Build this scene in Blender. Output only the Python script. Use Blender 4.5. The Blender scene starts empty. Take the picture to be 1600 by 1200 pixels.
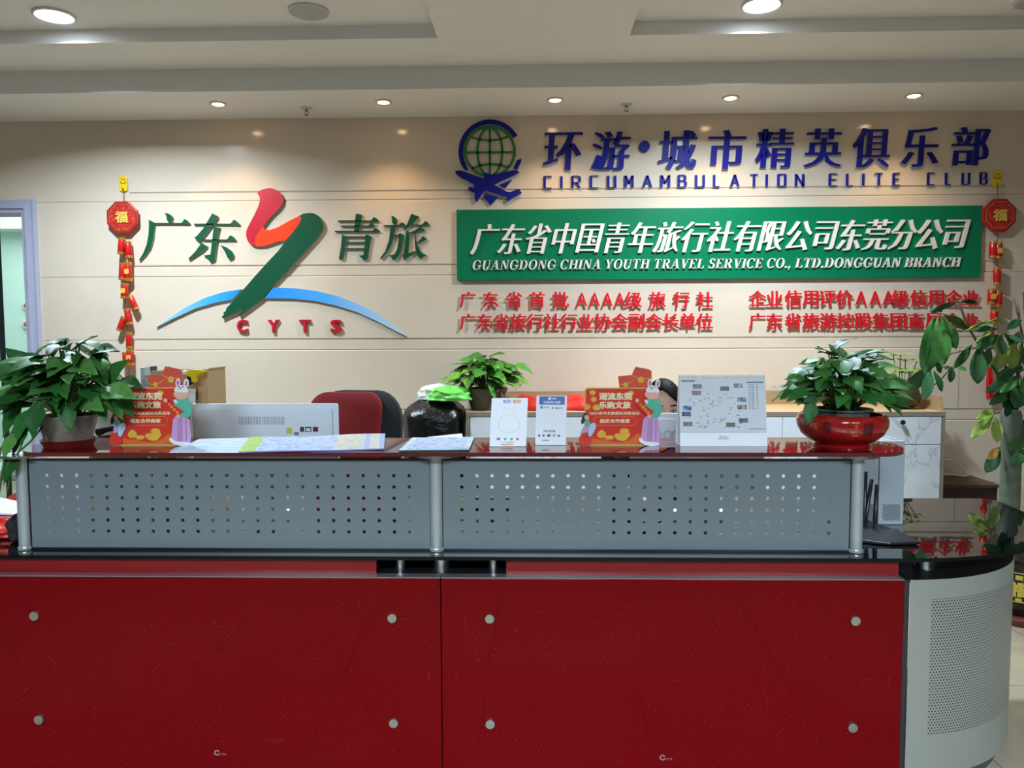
import bpy, bmesh, math, random
import numpy as np
from mathutils import Vector, Matrix
S = bpy.context.scene
COL = S.collection
PI = math.pi

# ------------------------------------------------------------------ camera
CAM_H, F_PX = 1.485, 1200.0
def camera_axes(yaw, pitch, roll):
    y, p, r = (math.radians(a) for a in (yaw, pitch, roll))
    rz = Matrix.Rotation(y, 3, 'Z')
    R = rz @ Vector((1, 0, 0)); F = rz @ Vector((0, math.cos(p), -math.sin(p))); U = rz @ Vector((0, math.sin(p), math.cos(p)))
    c, s = math.cos(r), math.sin(r)
    return c * R + s * U, F, c * U - s * R
CR, CF, CU = camera_axes(1.54, 3.72, -0.22)
cam_data = bpy.data.cameras.new('camera'); cam_data.sensor_width = 36; cam_data.lens = F_PX / 1600 * 36
cam_data.clip_start = 0.05
cam = bpy.data.objects.new('camera', cam_data); COL.objects.link(cam)
cam.matrix_world = Matrix(((CR.x, CU.x, -CF.x, 0), (CR.y, CU.y, -CF.y, 0), (CR.z, CU.z, -CF.z, CAM_H), (0, 0, 0, 1)))
S.camera = cam
def ray(px, py): return CF + CR * ((px - 800) / F_PX) + CU * ((600 - py) / F_PX)
def P(px, py, d):                       # the place on the plane y = d that a pixel of the photograph shows
    v = ray(px, py); return Vector((0, 0, CAM_H)) + v * (d / v.y)
def PZ(px, py, z):                      # the same on a level plane
    v = ray(px, py); return Vector((0, 0, CAM_H)) + v * ((z - CAM_H) / v.z)

# ------------------------------------------------------------------ world, lamps, exposure
S.view_settings.view_transform = 'Standard'; S.view_settings.look = 'None'
S.view_settings.gamma = 1; S.view_settings.use_curve_mapping = False
S.view_settings.exposure = 0.30
W = bpy.data.worlds.new('world'); S.world = W; W.use_nodes = True
W.node_tree.nodes['Background'].inputs[0].default_value = (0.80, 0.90, 1.0, 1)
W.node_tree.nodes['Background'].inputs[1].default_value = 0.09

def lamp(name, kind, loc, energy, color, parent=None, **kw):
    d = bpy.data.lights.new(name, kind); d.energy = energy; d.color = color
    for k, v in kw.items():
        if k != 'rot': setattr(d, k, v)
    o = bpy.data.objects.new(name, d); COL.objects.link(o); o.location = loc
    o.rotation_euler = kw.get('rot', (0, 0, 0)); o.parent = parent
    return o
WARM = (1.0, 0.67, 0.36); COOL = (0.70, 0.86, 1.0)
# unseen lamps added behind the photographer, first row tilted to light the desk front
for lx in (-1.9, 0.0, 1.9):
    lamp('unseen_office_light', 'AREA', (lx, -1.4, 3.13), 62, COOL, shape='RECTANGLE', size=1.1, size_y=0.6, spread=math.radians(66), rot=(math.radians(43), 0, 0))
for lx in (-1.2, 1.2):
    lamp('unseen_office_light', 'AREA', (lx, -2.1, 3.13), 30, COOL, shape='RECTANGLE', size=1.1, size_y=0.6, spread=math.radians(110), rot=(0, 0, 0))
SPOT_W, RECESS_W = 15, 78

# ------------------------------------------------------------------ materials
def lin(c):
    c = c / 255.0
    return c / 12.92 if c <= 0.04045 else ((c + 0.055) / 1.055) ** 2.4
def rgb(t): return (lin(t[0]), lin(t[1]), lin(t[2]), 1)
def N(nt, kind, **inp):
    n = nt.nodes.new(kind)
    for k, v in inp.items():
        if k.startswith('_'): setattr(n, k[1:], v)
        else: n.inputs[k.replace('__', ' ')].default_value = v
    return n
def mat(name, c, rough=0.5, metal=0.0, ior=1.5, var=0.06, scale=14.0, bump=0.0, coat=0.0, emit=None, trans=0.0, alpha=1.0, aniso=None):
    m = bpy.data.materials.new(name); m.use_nodes = True; nt = m.node_tree
    b = nt.nodes['Principled BSDF']
    b.inputs['Roughness'].default_value = rough; b.inputs['Metallic'].default_value = metal; b.inputs['IOR'].default_value = ior
    b.inputs['Coat Weight'].default_value = coat; b.inputs['Coat Roughness'].default_value = 0.04
    b.inputs['Transmission Weight'].default_value = trans; b.inputs['Alpha'].default_value = alpha
    tc = nt.nodes.new('ShaderNodeTexCoord')
    no = N(nt, 'ShaderNodeTexNoise', Scale=scale, Detail=4.0)
    if aniso:
        mp = N(nt, 'ShaderNodeMapping'); mp.inputs['Scale'].default_value = aniso
        nt.links.new(tc.outputs['Object'], mp.inputs[0]); nt.links.new(mp.outputs[0], no.inputs[0])
    else: nt.links.new(tc.outputs['Object'], no.inputs[0])
    mx = N(nt, 'ShaderNodeMix', _data_type='RGBA')
    k = rgb(c)
    mx.inputs[6].default_value = tuple(max(0, x * (1 - var)) for x in k[:3]) + (1,)
    mx.inputs[7].default_value = tuple(min(1, x * (1 + var)) for x in k[:3]) + (1,)
    nt.links.new(no.outputs[0], mx.inputs[0]); nt.links.new(mx.outputs[2], b.inputs['Base Color'])
    if bump:
        bp = N(nt, 'ShaderNodeBump', Strength=bump, Distance=0.01)
        nt.links.new(no.outputs[0], bp.inputs['Height']); nt.links.new(bp.outputs[0], b.inputs['Normal'])
    if emit:
        b.inputs['Emission Color'].default_value = rgb(emit[0]); b.inputs['Emission Strength'].default_value = emit[1]
    return m
def ramp(nt, stops, inter='LINEAR'):
    r = nt.nodes.new('ShaderNodeValToRGB'); r.color_ramp.interpolation = inter
    e = r.color_ramp.elements
    while len(e) < len(stops): e.new(0.5)
    for i, (p, c) in enumerate(stops): e[i].position = p; e[i].color = c
    return r
def leaf_mat(name, c1, c2, c3, rough=0.32):
    m = mat(name, c2, rough); nt = m.node_tree; b = nt.nodes['Principled BSDF']
    g = nt.nodes.new('ShaderNodeNewGeometry')
    r = ramp(nt, [(0, rgb(c1)), (0.55, rgb(c2)), (1, rgb(c3))]); nt.links.new(g.outputs['Random Per Island'], r.inputs[0])
    tc = nt.nodes.new('ShaderNodeTexCoord'); no = N(nt, 'ShaderNodeTexNoise', Scale=45.0, Detail=3.0); nt.links.new(tc.outputs['Object'], no.inputs[0])
    mx = N(nt, 'ShaderNodeMix', _data_type='RGBA', _blend_type='MULTIPLY'); mx.inputs[0].default_value = 0.35
    r2 = ramp(nt, [(0.3, (0.55, 0.6, 0.5, 1)), (0.7, (1.25, 1.25, 1.1, 1))]); nt.links.new(no.outputs[0], r2.inputs[0])
    nt.links.new(r.outputs[0], mx.inputs[6]); nt.links.new(r2.outputs[0], mx.inputs[7]); nt.links.new(mx.outputs[2], b.inputs['Base Color'])
    b.inputs['IOR'].default_value = 1.33
    return m
def stone_mat(name, c, rough):
    m = mat(name, c, rough); nt = m.node_tree; b = nt.nodes['Principled BSDF']; k = rgb(c)
    tc = nt.nodes.new('ShaderNodeTexCoord'); no = N(nt, 'ShaderNodeTexNoise', Scale=1.1, Detail=6.0, Distortion=0.8); nt.links.new(tc.outputs['Object'], no.inputs[0])
    r = ramp(nt, [(0.35, tuple(x * 0.94 for x in k[:3]) + (1,)), (0.65, tuple(min(1, x * 1.04) for x in k[:3]) + (1,))]); nt.links.new(no.outputs[0], r.inputs[0]); nt.links.new(r.outputs[0], b.inputs['Base Color'])
    return m
def tile_mat(name, c, rough, size, seam):
    m = mat(name, c, rough, var=0.04, scale=2.5); nt = m.node_tree; b = nt.nodes['Principled BSDF']
    tc = nt.nodes.new('ShaderNodeTexCoord')
    br = N(nt, 'ShaderNodeTexBrick', Scale=1.0); br.offset = 0.0
    br.inputs['Mortar Size'].default_value = 0.003; br.inputs['Brick Width'].default_value = size; br.inputs['Row Height'].default_value = size
    k = rgb(c); br.inputs['Color1'].default_value = k; br.inputs['Color2'].default_value = tuple(x * 0.93 for x in k[:3]) + (1,); br.inputs['Mortar'].default_value = rgb(seam)
    nt.links.new(tc.outputs['Object'], br.inputs[0]); 
    no = N(nt, 'ShaderNodeTexNoise', Scale=3.0, Detail=6.0, Distortion=1.2); nt.links.new(tc.outputs['Object'], no.inputs[0])
    r = ramp(nt, [(0.35, (0.86, 0.84, 0.8, 1)), (0.65, (1, 1, 1, 1))]); nt.links.new(no.outputs[0], r.inputs[0])
    mx = N(nt, 'ShaderNodeMix', _data_type='RGBA', _blend_type='MULTIPLY'); mx.inputs[0].default_value = 1
    nt.links.new(br.outputs[0], mx.inputs[6]); nt.links.new(r.outputs[0], mx.inputs[7]); nt.links.new(mx.outputs[2], b.inputs['Base Color'])
    return m
def marble_mat(name):
    m = mat(name, (226, 230, 236), 0.25); nt = m.node_tree; b = nt.nodes['Principled BSDF']
    tc = nt.nodes.new('ShaderNodeTexCoord'); mp = N(nt, 'ShaderNodeMapping'); mp.inputs['Rotation'].default_value = (0, 0.7, 0.3)
    nt.links.new(tc.outputs['Object'], mp.inputs[0])
    wv = N(nt, 'ShaderNodeTexNoise', Scale=2.3, Detail=5.0, Distortion=1.4); nt.links.new(mp.outputs[0], wv.inputs[0])
    r = ramp(nt, [(0.475, rgb((228, 232, 238))), (0.498, rgb((190, 193, 199))), (0.512, rgb((222, 226, 232))), (1, rgb((234, 237, 242)))])
    nt.links.new(wv.outputs[0], r.inputs[0]); nt.links.new(r.outputs[0], b.inputs['Base Color'])
    return m
def wood_mat(name, c1, c2, sc=(1, 9, 9)):
    m = mat(name, c1, 0.45); nt = m.node_tree; b = nt.nodes['Principled BSDF']
    tc = nt.nodes.new('ShaderNodeTexCoord'); mp = N(nt, 'ShaderNodeMapping'); mp.inputs['Scale'].default_value = sc
    nt.links.new(tc.outputs['Object'], mp.inputs[0])
    wv = N(nt, 'ShaderNodeTexNoise', Scale=6.0, Detail=5.0, Distortion=0.4); nt.links.new(mp.outputs[0], wv.inputs[0])
    r = ramp(nt, [(0.3, rgb(c1)), (0.7, rgb(c2))]); nt.links.new(wv.outputs[0], r.inputs[0]); nt.links.new(r.outputs[0], b.inputs['Base Color'])
    return m
def print_mat(name, cols, scale, stretch=(1, 1, 1), rough=0.35):
    m = mat(name, cols[0], rough); nt = m.node_tree; b = nt.nodes['Principled BSDF']
    tc = nt.nodes.new('ShaderNodeTexCoord'); mp = N(nt, 'ShaderNodeMapping'); mp.inputs['Scale'].default_value = stretch
    nt.links.new(tc.outputs['Object'], mp.inputs[0])
    no = N(nt, 'ShaderNodeTexNoise', Scale=scale, Detail=6.0, Roughness=0.7); nt.links.new(mp.outputs[0], no.inputs[0])
    n = len(cols); r = ramp(nt, [(0.30 + 0.4 * i / (n - 1), rgb(c)) for i, c in enumerate(cols)], 'CONSTANT')
    nt.links.new(no.outputs[0], r.inputs[0]); nt.links.new(r.outputs[0], b.inputs['Base Color'])
    return m
def grad_mat(name, x0, x1, stops, rough=0.35):      # a printed colour run along the part's own length
    m = mat(name, (0, 0, 0), rough); nt = m.node_tree; b = nt.nodes['Principled BSDF']
    tc = nt.nodes.new('ShaderNodeTexCoord'); sp = nt.nodes.new('ShaderNodeSeparateXYZ'); nt.links.new(tc.outputs['Object'], sp.inputs[0])
    mr = nt.nodes.new('ShaderNodeMapRange'); mr.inputs[1].default_value = x0; mr.inputs[2].default_value = x1
    nt.links.new(sp.outputs[0], mr.inputs[0])
    r = ramp(nt, [(p, rgb(c)) for p, c in stops]); nt.links.new(mr.outputs[0], r.inputs[0]); nt.links.new(r.outputs[0], b.inputs['Base Color'])
    return m
def speckle_mat(name, c, rough, ior):
    m = mat(name, c, rough, ior=ior, var=0.05, scale=1.5); nt = m.node_tree; b = nt.nodes['Principled BSDF']
    tc = nt.nodes.new('ShaderNodeTexCoord')
    vo = N(nt, 'ShaderNodeTexVoronoi', Scale=95.0); nt.links.new(tc.outputs['Object'], vo.inputs[0])
    lt = N(nt, 'ShaderNodeMath', _operation='LESS_THAN'); lt.inputs[1].default_value = 0.105; nt.links.new(vo.outputs['Distance'], lt.inputs[0])
    sep = nt.nodes.new('ShaderNodeSeparateColor'); nt.links.new(vo.outputs['Color'], sep.inputs[0])
    gt = N(nt, 'ShaderNodeMath', _operation='GREATER_THAN'); gt.inputs[1].default_value = 0.70; nt.links.new(sep.outputs[0], gt.inputs[0])
    mu = N(nt, 'ShaderNodeMath', _operation='MULTIPLY'); nt.links.new(lt.outputs[0], mu.inputs[0]); nt.links.new(gt.outputs[0], mu.inputs[1])
    mx = N(nt, 'ShaderNodeMix', _data_type='RGBA'); old = b.inputs['Base Color'].links[0].from_socket
    nt.links.new(mu.outputs[0], mx.inputs[0]); nt.links.new(old, mx.inputs[6]); mx.inputs[7].default_value = rgb((176, 74, 80)); nt.links.new(mx.outputs[2], b.inputs['Base Color'])
    return m
def perforated_mat(name, c, pitch, r, u0, u1, v0, v1):
    m = mat(name, c, 0.38, 0.35, var=0.03); nt = m.node_tree; b = nt.nodes['Principled BSDF']
    uv = nt.nodes.new('ShaderNodeUVMap'); sp = nt.nodes.new('ShaderNodeSeparateXYZ'); nt.links.new(uv.outputs[0], sp.inputs[0])
    def mth(op, a, bb=None, cc=None):
        n = N(nt, 'ShaderNodeMath', _operation=op)
        for i, x in enumerate((a, bb, cc)):
            if x is None: continue
            if isinstance(x, (int, float)): n.inputs[i].default_value = x
            else: nt.links.new(x, n.inputs[i])
        return n.outputs[0]
    u, v = sp.outputs[0], sp.outputs[1]
    row = mth('DIVIDE', v, pitch); fr = mth('FLOOR', row); odd = mth('MULTIPLY', mth('MODULO', fr, 2.0), 0.5)
    fu = mth('SUBTRACT', mth('FRACT', mth('ADD', mth('DIVIDE', u, pitch * 1.15), odd)), 0.5); fv = mth('SUBTRACT', mth('FRACT', row), 0.5)
    fu = mth('MULTIPLY', fu, 1.15)
    d = mth('SQRT', mth('ADD', mth('MULTIPLY', fu, fu), mth('MULTIPLY', fv, fv)))
    k = mth('LESS_THAN', d, r / pitch)
    for a, t, op in ((u, u0, 'GREATER_THAN'), (u, u1, 'LESS_THAN'), (v, v0, 'GREATER_THAN'), (v, v1, 'LESS_THAN')): k = mth('MULTIPLY', k, mth(op, a, t))
    mx = N(nt, 'ShaderNodeMix', _data_type='RGBA'); old = b.inputs['Base Color'].links[0].from_socket
    nt.links.new(k, mx.inputs[0]); nt.links.new(old, mx.inputs[6]); mx.inputs[7].default_value = rgb((30, 32, 33)); nt.links.new(mx.outputs[2], b.inputs['Base Color'])
    return m

# ------------------------------------------------------------------ object helpers
def thing(name, label, cat, loc=(0, 0, 0), group=None):
    o = bpy.data.objects.new(name, None); COL.objects.link(o); o.location = loc; o.empty_display_size = 0.1
    o['label'] = label; o['category'] = cat; o['kind'] = 'thing'
    if group: o['group'] = group
    return o
def tag(o, label, cat, group=None, kind='thing'):
    o['label'] = label; o['category'] = cat; o['kind'] = kind
    if group: o['group'] = group
    return o
def root_of(o):
    while o.parent: o = o.parent
    return o
def ccw(poly):
    a = sum(poly[i][0] * poly[(i + 1) % len(poly)][1] - poly[(i + 1) % len(poly)][0] * poly[i][1] for i in range(len(poly)))
    return list(poly) if a > 0 else list(reversed(poly))
class B:
    def __init__(s): s.v = []; s.f = []; s.m = []; s.uv = {}
    def add(s, vs, fs, mi=0):
        o = len(s.v); s.v += [Vector(x) for x in vs]
        for f in fs: s.f.append([i + o for i in f]); s.m.append(mi)
        return s
    def box(s, x0, x1, y0, y1, z0, z1, mi=0):
        return s.add([(x0, y0, z0), (x1, y0, z0), (x1, y1, z0), (x0, y1, z0), (x0, y0, z1), (x1, y0, z1), (x1, y1, z1), (x0, y1, z1)],
                     [(0, 3, 2, 1), (4, 5, 6, 7), (0, 1, 5, 4), (1, 2, 6, 5), (2, 3, 7, 6), (3, 0, 4, 7)], mi)
    def prism(s, poly, y0, y1, mi=0, ms=None):           # outline in x,z: front at y0, back at y1
        p = ccw(poly); n = len(p)
        s.add([(x, y0, z) for x, z in p] + [(x, y1, z) for x, z in p], [list(range(n))], mi)
        o = len(s.v) - 2 * n
        s.f.append([o + 2 * n - 1 - i for i in range(n)]); s.m.append(mi)
        for i in range(n):
            j = (i + 1) % n; s.f.append([o + i, o + n + i, o + n + j, o + j]); s.m.append(mi if ms is None else ms)
        return s
    def slab(s, poly, z0, z1, mi=0, ms=None):            # outline in x,y: from z0 up to z1
        p = ccw(poly); n = len(p); o = len(s.v)
        s.v += [Vector((x, y, z0)) for x, y in p] + [Vector((x, y, z1)) for x, y in p]
        s.f.append([o + n - 1 - i for i in range(n)]); s.m.append(mi)
        s.f.append([o + n + i for i in range(n)]); s.m.append(mi)
        for i in range(n):
            j = (i + 1) % n; s.f.append([o + i, o + j, o + n + j, o + n + i]); s.m.append(mi if ms is None else ms)
        return s
    def lathe(s, c, prof, n=32, axis='z', mi=0):         # profile of (radius, height)
        c = Vector(c); o = len(s.v)
        for r, h in prof:
            for k in range(n):
                a = 2 * PI * k / n; x, y = r * math.cos(a), r * math.sin(a)
                s.v.append(c + (Vector((x, y, h)) if axis == 'z' else Vector((x, h, y)) if axis == 'y' else Vector((h, x, y))))
        for i in range(len(prof) - 1):
            for k in range(n):
                q = [o + i * n + k, o + i * n + (k + 1) % n, o + (i + 1) * n + (k + 1) % n, o + (i + 1) * n + k]
                s.f.append(q if axis != 'y' else q[::-1]); s.m.append(mi)
        for e, fl in ((0, True), (len(prof) - 1, False)):
            if prof[e][0] > 1e-5:
                q = [o + e * n + k for k in range(n)]; s.f.append(q[::-1] if fl != (axis == 'y') else q); s.m.append(mi)
        return s
    def cyl(s, c, r, h, n=24, axis='z', mi=0): return s.lathe(c, [(r, 0), (r, h)], n, axis, mi)
    def tube(s, pts, r, n=8, mi=0):
        pts = [Vector(p) for p in pts]; o = len(s.v); rs = r if isinstance(r, (list, tuple)) else [r] * len(pts)
        side = None
        for i, p in enumerate(pts):
            t = (pts[min(i + 1, len(pts) - 1)] - pts[max(i - 1, 0)]).normalized()
            if side is None: side = t.orthogonal().normalized()
            side = (side - t * side.dot(t)).normalized(); up = t.cross(side)
            for k in range(n):
                a = 2 * PI * k / n; s.v.append(p + (side * math.cos(a) + up * math.sin(a)) * rs[i])
        for i in range(len(pts) - 1):
            for k in range(n): s.f.append([o + i * n + k, o + i * n + (k + 1) % n, o + (i + 1) * n + (k + 1) % n, o + (i + 1) * n + k]); s.m.append(mi)
        s.f.append([o + n - 1 - k for k in range(n)]); s.m.append(mi)
        e = o + (len(pts) - 1) * n; s.f.append([e + k for k in range(n)]); s.m.append(mi)
        return s
    def ball(s, c, rx, ry=None, rz=None, n=20, m=12, mi=0):
        ry = ry or rx; rz = rz or rx; c = Vector(c); o = len(s.v)
        for i in range(m + 1):
            t = PI * i / m
            for k in range(n):
                a = 2 * PI * k / n; s.v.append(c + Vector((rx * math.sin(t) * math.cos(a), ry * math.sin(t) * math.sin(a), -rz * math.cos(t))))
        for i in range(m):
            for k in range(n): s.f.append([o + i * n + k, o + i * n + (k + 1) % n, o + (i + 1) * n + (k + 1) % n, o + (i + 1) * n + k]); s.m.append(mi)
        return s
    def band(s, pts, w, y0, y1, mi=0, ms=None):          # a strip of width w along a line in x,z
        n = len(pts); L = []; R = []
        for i in range(n):
            a = pts[max(i - 1, 0)]; b = pts[min(i + 1, n - 1)]; dx, dz = b[0] - a[0], b[1] - a[1]; l = math.hypot(dx, dz) or 1
            ww = w[i] if isinstance(w, (list, tuple)) else w
            L.append((pts[i][0] - dz / l * ww / 2, pts[i][1] + dx / l * ww / 2)); R.append((pts[i][0] + dz / l * ww / 2, pts[i][1] - dx / l * ww / 2))
        o = len(s.v); q = [(L[i], R[i]) for i in range(n)]
        for y in (y0, y1):
            for l_, r_ in q: s.v += [Vector((l_[0], y, l_[1])), Vector((r_[0], y, r_[1]))]
        k = 2 * n; e = mi if ms is None else ms
        for i in range(n - 1):
            a, b_, c, d = o + 2 * i, o + 2 * i + 1, o + 2 * i + 3, o + 2 * i + 2
            s.f += [[a, b_, c, d], [a + k, d + k, c + k, b_ + k], [a, d, d + k, a + k], [b_, b_ + k, c + k, c]]; s.m += [mi, mi, e, e]
        a = o + 2 * n - 2
        s.f += [[o, o + k, o + k + 1, o + 1], [a, a + 1, a + k + 1, a + k]]; s.m += [e, e]
        return s
    def move(s, fn): s.v = [Vector(fn(p)) for p in s.v]; return s
    def obj(s, name, mats, parent=None, smooth=False, bevel=0, seg=2, solid=0, weld=False):
        me = bpy.data.meshes.new(name); off = Vector((0, 0, 0))
        if parent is not None: off = root_of(parent).location
        me.from_pydata([tuple(p - off) for p in s.v], [], s.f)
        mats = mats if isinstance(mats, (list, tuple)) else [mats]
        for m in mats: me.materials.append(m)
        me.polygons.foreach_set('material_index', s.m)
        if weld or smooth:
            bm = bmesh.new(); bm.from_mesh(me); bmesh.ops.remove_doubles(bm, verts=bm.verts, dist=1e-6); bm.to_mesh(me); bm.free()
        if smooth: me.shade_smooth() if smooth is True else me.set_sharp_from_angle(angle=math.radians(smooth)) or [setattr(p, 'use_smooth', True) for p in me.polygons]
        o = bpy.data.objects.new(name, me); COL.objects.link(o)
        if parent is not None: o.parent = parent
        if bevel:
            md = o.modifiers.new('bevel', 'BEVEL'); md.width = bevel; md.segments = seg; md.limit_method = 'ANGLE'
        if solid:
            md = o.modifiers.new('solid', 'SOLIDIFY'); md.thickness = solid; md.offset = 0
        return o
def copy_tree(o, parent=None):
    c = o.copy(); COL.objects.link(c); c.parent = parent
    for ch in list(o.children): copy_tree(ch, c)
    return c

# lettering: outlines from the built-in typeface, weighted by hand so that uprights can be heavier than level strokes
_g = {}
def glyph(ch):
    if ch in _g: return _g[ch]
    c = bpy.data.curves.new('g', 'FONT'); c.body = ch; c.resolution_u = 3
    o = bpy.data.objects.new('g', c); COL.objects.link(o)
    me = bpy.data.meshes.new_from_object(o.evaluated_get(bpy.context.evaluated_depsgraph_get()))
    bm = bmesh.new(); bm.from_mesh(me); bmesh.ops.remove_doubles(bm, verts=bm.verts, dist=1e-5)
    for f in bm.faces:
        if f.normal.z < 0: f.normal_flip()
    v = [(p.co.x, p.co.y) for p in bm.verts]; fs = [[q.index for q in f.verts] for f in bm.faces]
    bm.verts.index_update(); cnt = {}
    for f in fs:
        for i in range(len(f)): cnt[(f[i], f[(i + 1) % len(f)])] = 1
    bd = [e for e in cnt if (e[1], e[0]) not in cnt]
    bm.free(); bpy.data.meshes.remove(me); bpy.data.objects.remove(o); bpy.data.curves.remove(c)
    _g[ch] = (v, fs, bd); return _g[ch]
def heavy(ch, bx, bz):
    v, fs, bd = glyph(ch)
    nx = [0.0] * len(v); nz = [0.0] * len(v)
    for a, b in bd:
        dx, dz = v[b][0] - v[a][0], v[b][1] - v[a][1]; l = math.hypot(dx, dz) or 1
        ex, ez = dz / l, -dx / l
        for i in (a, b):
            if abs(ex) > abs(nx[i]): nx[i] = ex
            if abs(ez) > abs(nz[i]): nz[i] = ez
    k = lambda q: math.copysign(min(1, abs(q) * 1.4), q) if abs(q) > 0.15 else 0
    return [(p[0] + bx * k(nx[i]), p[1] + bz * k(nz[i])) for i, p in enumerate(v)], fs, bd
def put_glyph(b, ch, box, y0, y1, bx=0.0, bz=0.0, shear=0.0, mi=0, ms=None, flat=False):
    v, fs, bd = heavy(ch, bx, bz); x0, x1, z0, z1 = box
    ax, bx_, az, bz_ = min(p[0] for p in v), max(p[0] for p in v), min(p[1] for p in v), max(p[1] for p in v)
    q = []
    for x, z in v:
        tx, tz = (x - ax) / (bx_ - ax), (z - az) / (bz_ - az)
        q.append((x0 + tx * (x1 - x0) + shear * (tz - 0.5) * (z1 - z0), z0 + tz * (z1 - z0)))
    n = len(q); o = len(b.v)
    b.v += [Vector((x, y0, z)) for x, z in q]
    for f in fs: b.f.append([o + i for i in f]); b.m.append(mi)
    if not flat:
        b.v += [Vector((x, y1, z)) for x, z in q]
        for i, j in bd: b.f.append([o + i, o + n + i, o + n + j, o + j]); b.m.append(mi if ms is None else ms)
    return b
def print_text(b, s, x0, x1, z0, z1, y, mi=0, bx=0.02, bz=0.01):     # a line of print that fills a box, flat
    lay = []; x = 0
    for ch in s:
        if ch == ' ': x += 0.35; continue
        v = heavy(ch, bx, bz)[0]; a, c = min(p[0] for p in v), max(p[0] for p in v); lo, hi = min(p[1] for p in v), max(p[1] for p in v)
        if ord(ch) > 0x2000: lay.append((ch, x + a, x + c, lo, hi)); x += 1.0
        else: lay.append((ch, x, x + c - a, lo, hi)); x += c - a + 0.08
    W0 = x; lo = min(l[3] for l in lay); hi = max(l[4] for l in lay)
    for ch, a, c, l, h in lay:
        put_glyph(b, ch, (x0 + a / W0 * (x1 - x0), x0 + c / W0 * (x1 - x0), z0 + (l - lo) / (hi - lo) * (z1 - z0), z0 + (h - lo) / (hi - lo) * (z1 - z0)), y, y, bx, bz, mi=mi, flat=True)
    return b
def ellipse(cx, cz, rx, rz, a0=0, a1=360, n=24):
    return [(cx + rx * math.cos(math.radians(a0 + (a1 - a0) * i / n)), cz + rz * math.sin(math.radians(a0 + (a1 - a0) * i / n))) for i in range(n + (a1 - a0 < 360))]
def rrect(x0, x1, z0, z1, r, n=5):
    out = []
    for cx, cz, a in ((x1 - r, z1 - r, 0), (x0 + r, z1 - r, 90), (x0 + r, z0 + r, 180), (x1 - r, z0 + r, 270)):
        out += [(cx + r * math.cos(math.radians(a + 90 * i / n)), cz + r * math.sin(math.radians(a + 90 * i / n))) for i in range(n + 1)]
    return out
def soften(poly, k=1):                                   # rounds a hand-traced outline
    for _ in range(k):
        n = len(poly); out = []
        for i in range(n):
            a, b = poly[i], poly[(i + 1) % n]
            out += [(a[0] * .78 + b[0] * .22, a[1] * .78 + b[1] * .22), (a[0] * .22 + b[0] * .78, a[1] * .22 + b[1] * .78)]
        poly = out
    return poly

# ================================================================== THE ROOM
m_wall = stone_mat('wall_tile', (214, 198, 178), 0.13)
m_floor = tile_mat('floor_tile', (172, 160, 138), 0.12, 0.8, (120, 112, 100))
m_ceil = mat('ceiling_paint', (230, 227, 222), 0.8, var=0.02)
m_white = mat('white_plastic', (225, 226, 228), 0.4, var=0.02)
m_frame = mat('lilac_frame', (172, 172, 192), 0.45, var=0.03)
m_aqua = mat('aqua_wall', (206, 232, 226), 0.6, var=0.02)
m_black = mat('black_plastic', (16, 16, 18), 0.35, var=0.2)
m_chrome = mat('brushed_steel', (190, 192, 190), 0.28, 1.0, var=0.12, scale=60, aniso=(12, 12, 0.6))
m_grout = mat('joint_grout', (150, 138, 122), 0.5)  # tile joints, a tone darker than the stone
WY = 5.4
def struct(o, label, cat): return tag(o, label, cat, kind='structure')
PX0, PX1 = -2.8272, 3.228
BANDS = [(0.363, 0.435), (0.879, 0.9486), (1.3794, 1.4514), (1.899, 1.9686), (2.4246, 2.481)]
b = B()
b.prism([(-3.4968, -0.02), (PX0, -0.02), (PX0, 3.15), (-3.4968, 3.15)], WY, WY + 0.15)
b.prism([(PX1, -0.02), (5.6, -0.02), (5.6, 3.15), (PX1, 3.15)], WY, WY + 0.15)
b.prism([(-5.6, 2.439), (-3.4968, 2.439), (-3.4968, 3.15), (-5.6, 3.15)], WY, WY + 0.15)
# the panelled middle: a profile with chamfered tile courses and a flat band in each joint
prof = [(-0.02, 0.0)]
for z0, z1 in BANDS:
    prof += [(z0 - 0.007, 0.0), (z0, 0.010), (z0 + 0.004, 0.003), (z1 - 0.004, 0.003), (z1, 0.010), (z1 + 0.010, 0.0)]
prof += [(3.15, 0.0)]
for i in range(len(prof) - 1):
    (za, ya), (zb, yb) = prof[i], prof[i + 1]
    b.add([(PX0, WY + ya, za), (PX1, WY + ya, za), (PX1, WY + yb, zb), (PX0, WY + yb, zb)], [(0, 1, 2, 3)])
b.box(PX0, PX1, WY + 0.011, WY + 0.15, -0.02, 3.15)
struct(b.obj('wall_back', m_wall), 'beige polished tile feature wall carrying the raised company signs', 'wall')
b = B()
for z in (0.435, 0.951, 1.4514, 1.899, 2.4246):
    b.box(-3.492, PX0, WY - 0.0008, WY + 0.001, z, z + 0.003); b.box(PX1, 5.6, WY - 0.0008, WY + 0.001, z, z + 0.003)
b.box(2.9544, 2.958, WY - 0.0008, WY + 0.001, 0.951, 1.377)
struct(b.obj('trim_1', m_grout), 'thin tile joints in the beige feature wall', 'tile joints')
struct(B().box(-7.6, 5.6, -3.2, 9.6, -0.06, 0.0).obj('floor', m_floor), 'polished light stone tile floor behind and beside the counter', 'floor')
SZ, MZ, RZ_, SY, RY, NY = 2.985, 3.1218, 3.1962, 4.7928, 4.3524, 3.84
b = B()
b.box(-5.6, 5.6, SY, WY + 0.15, SZ, 3.4)
b.box(-5.6, 5.6, RY, SY, MZ, 3.4)
b.box(-0.5244, 0.5388, NY, RY, MZ, 3.4)
b.box(-5.6, -0.5244, NY, RY, RZ_, 3.4); b.box(0.5388, 5.6, NY, RY, RZ_, 3.4)
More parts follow.
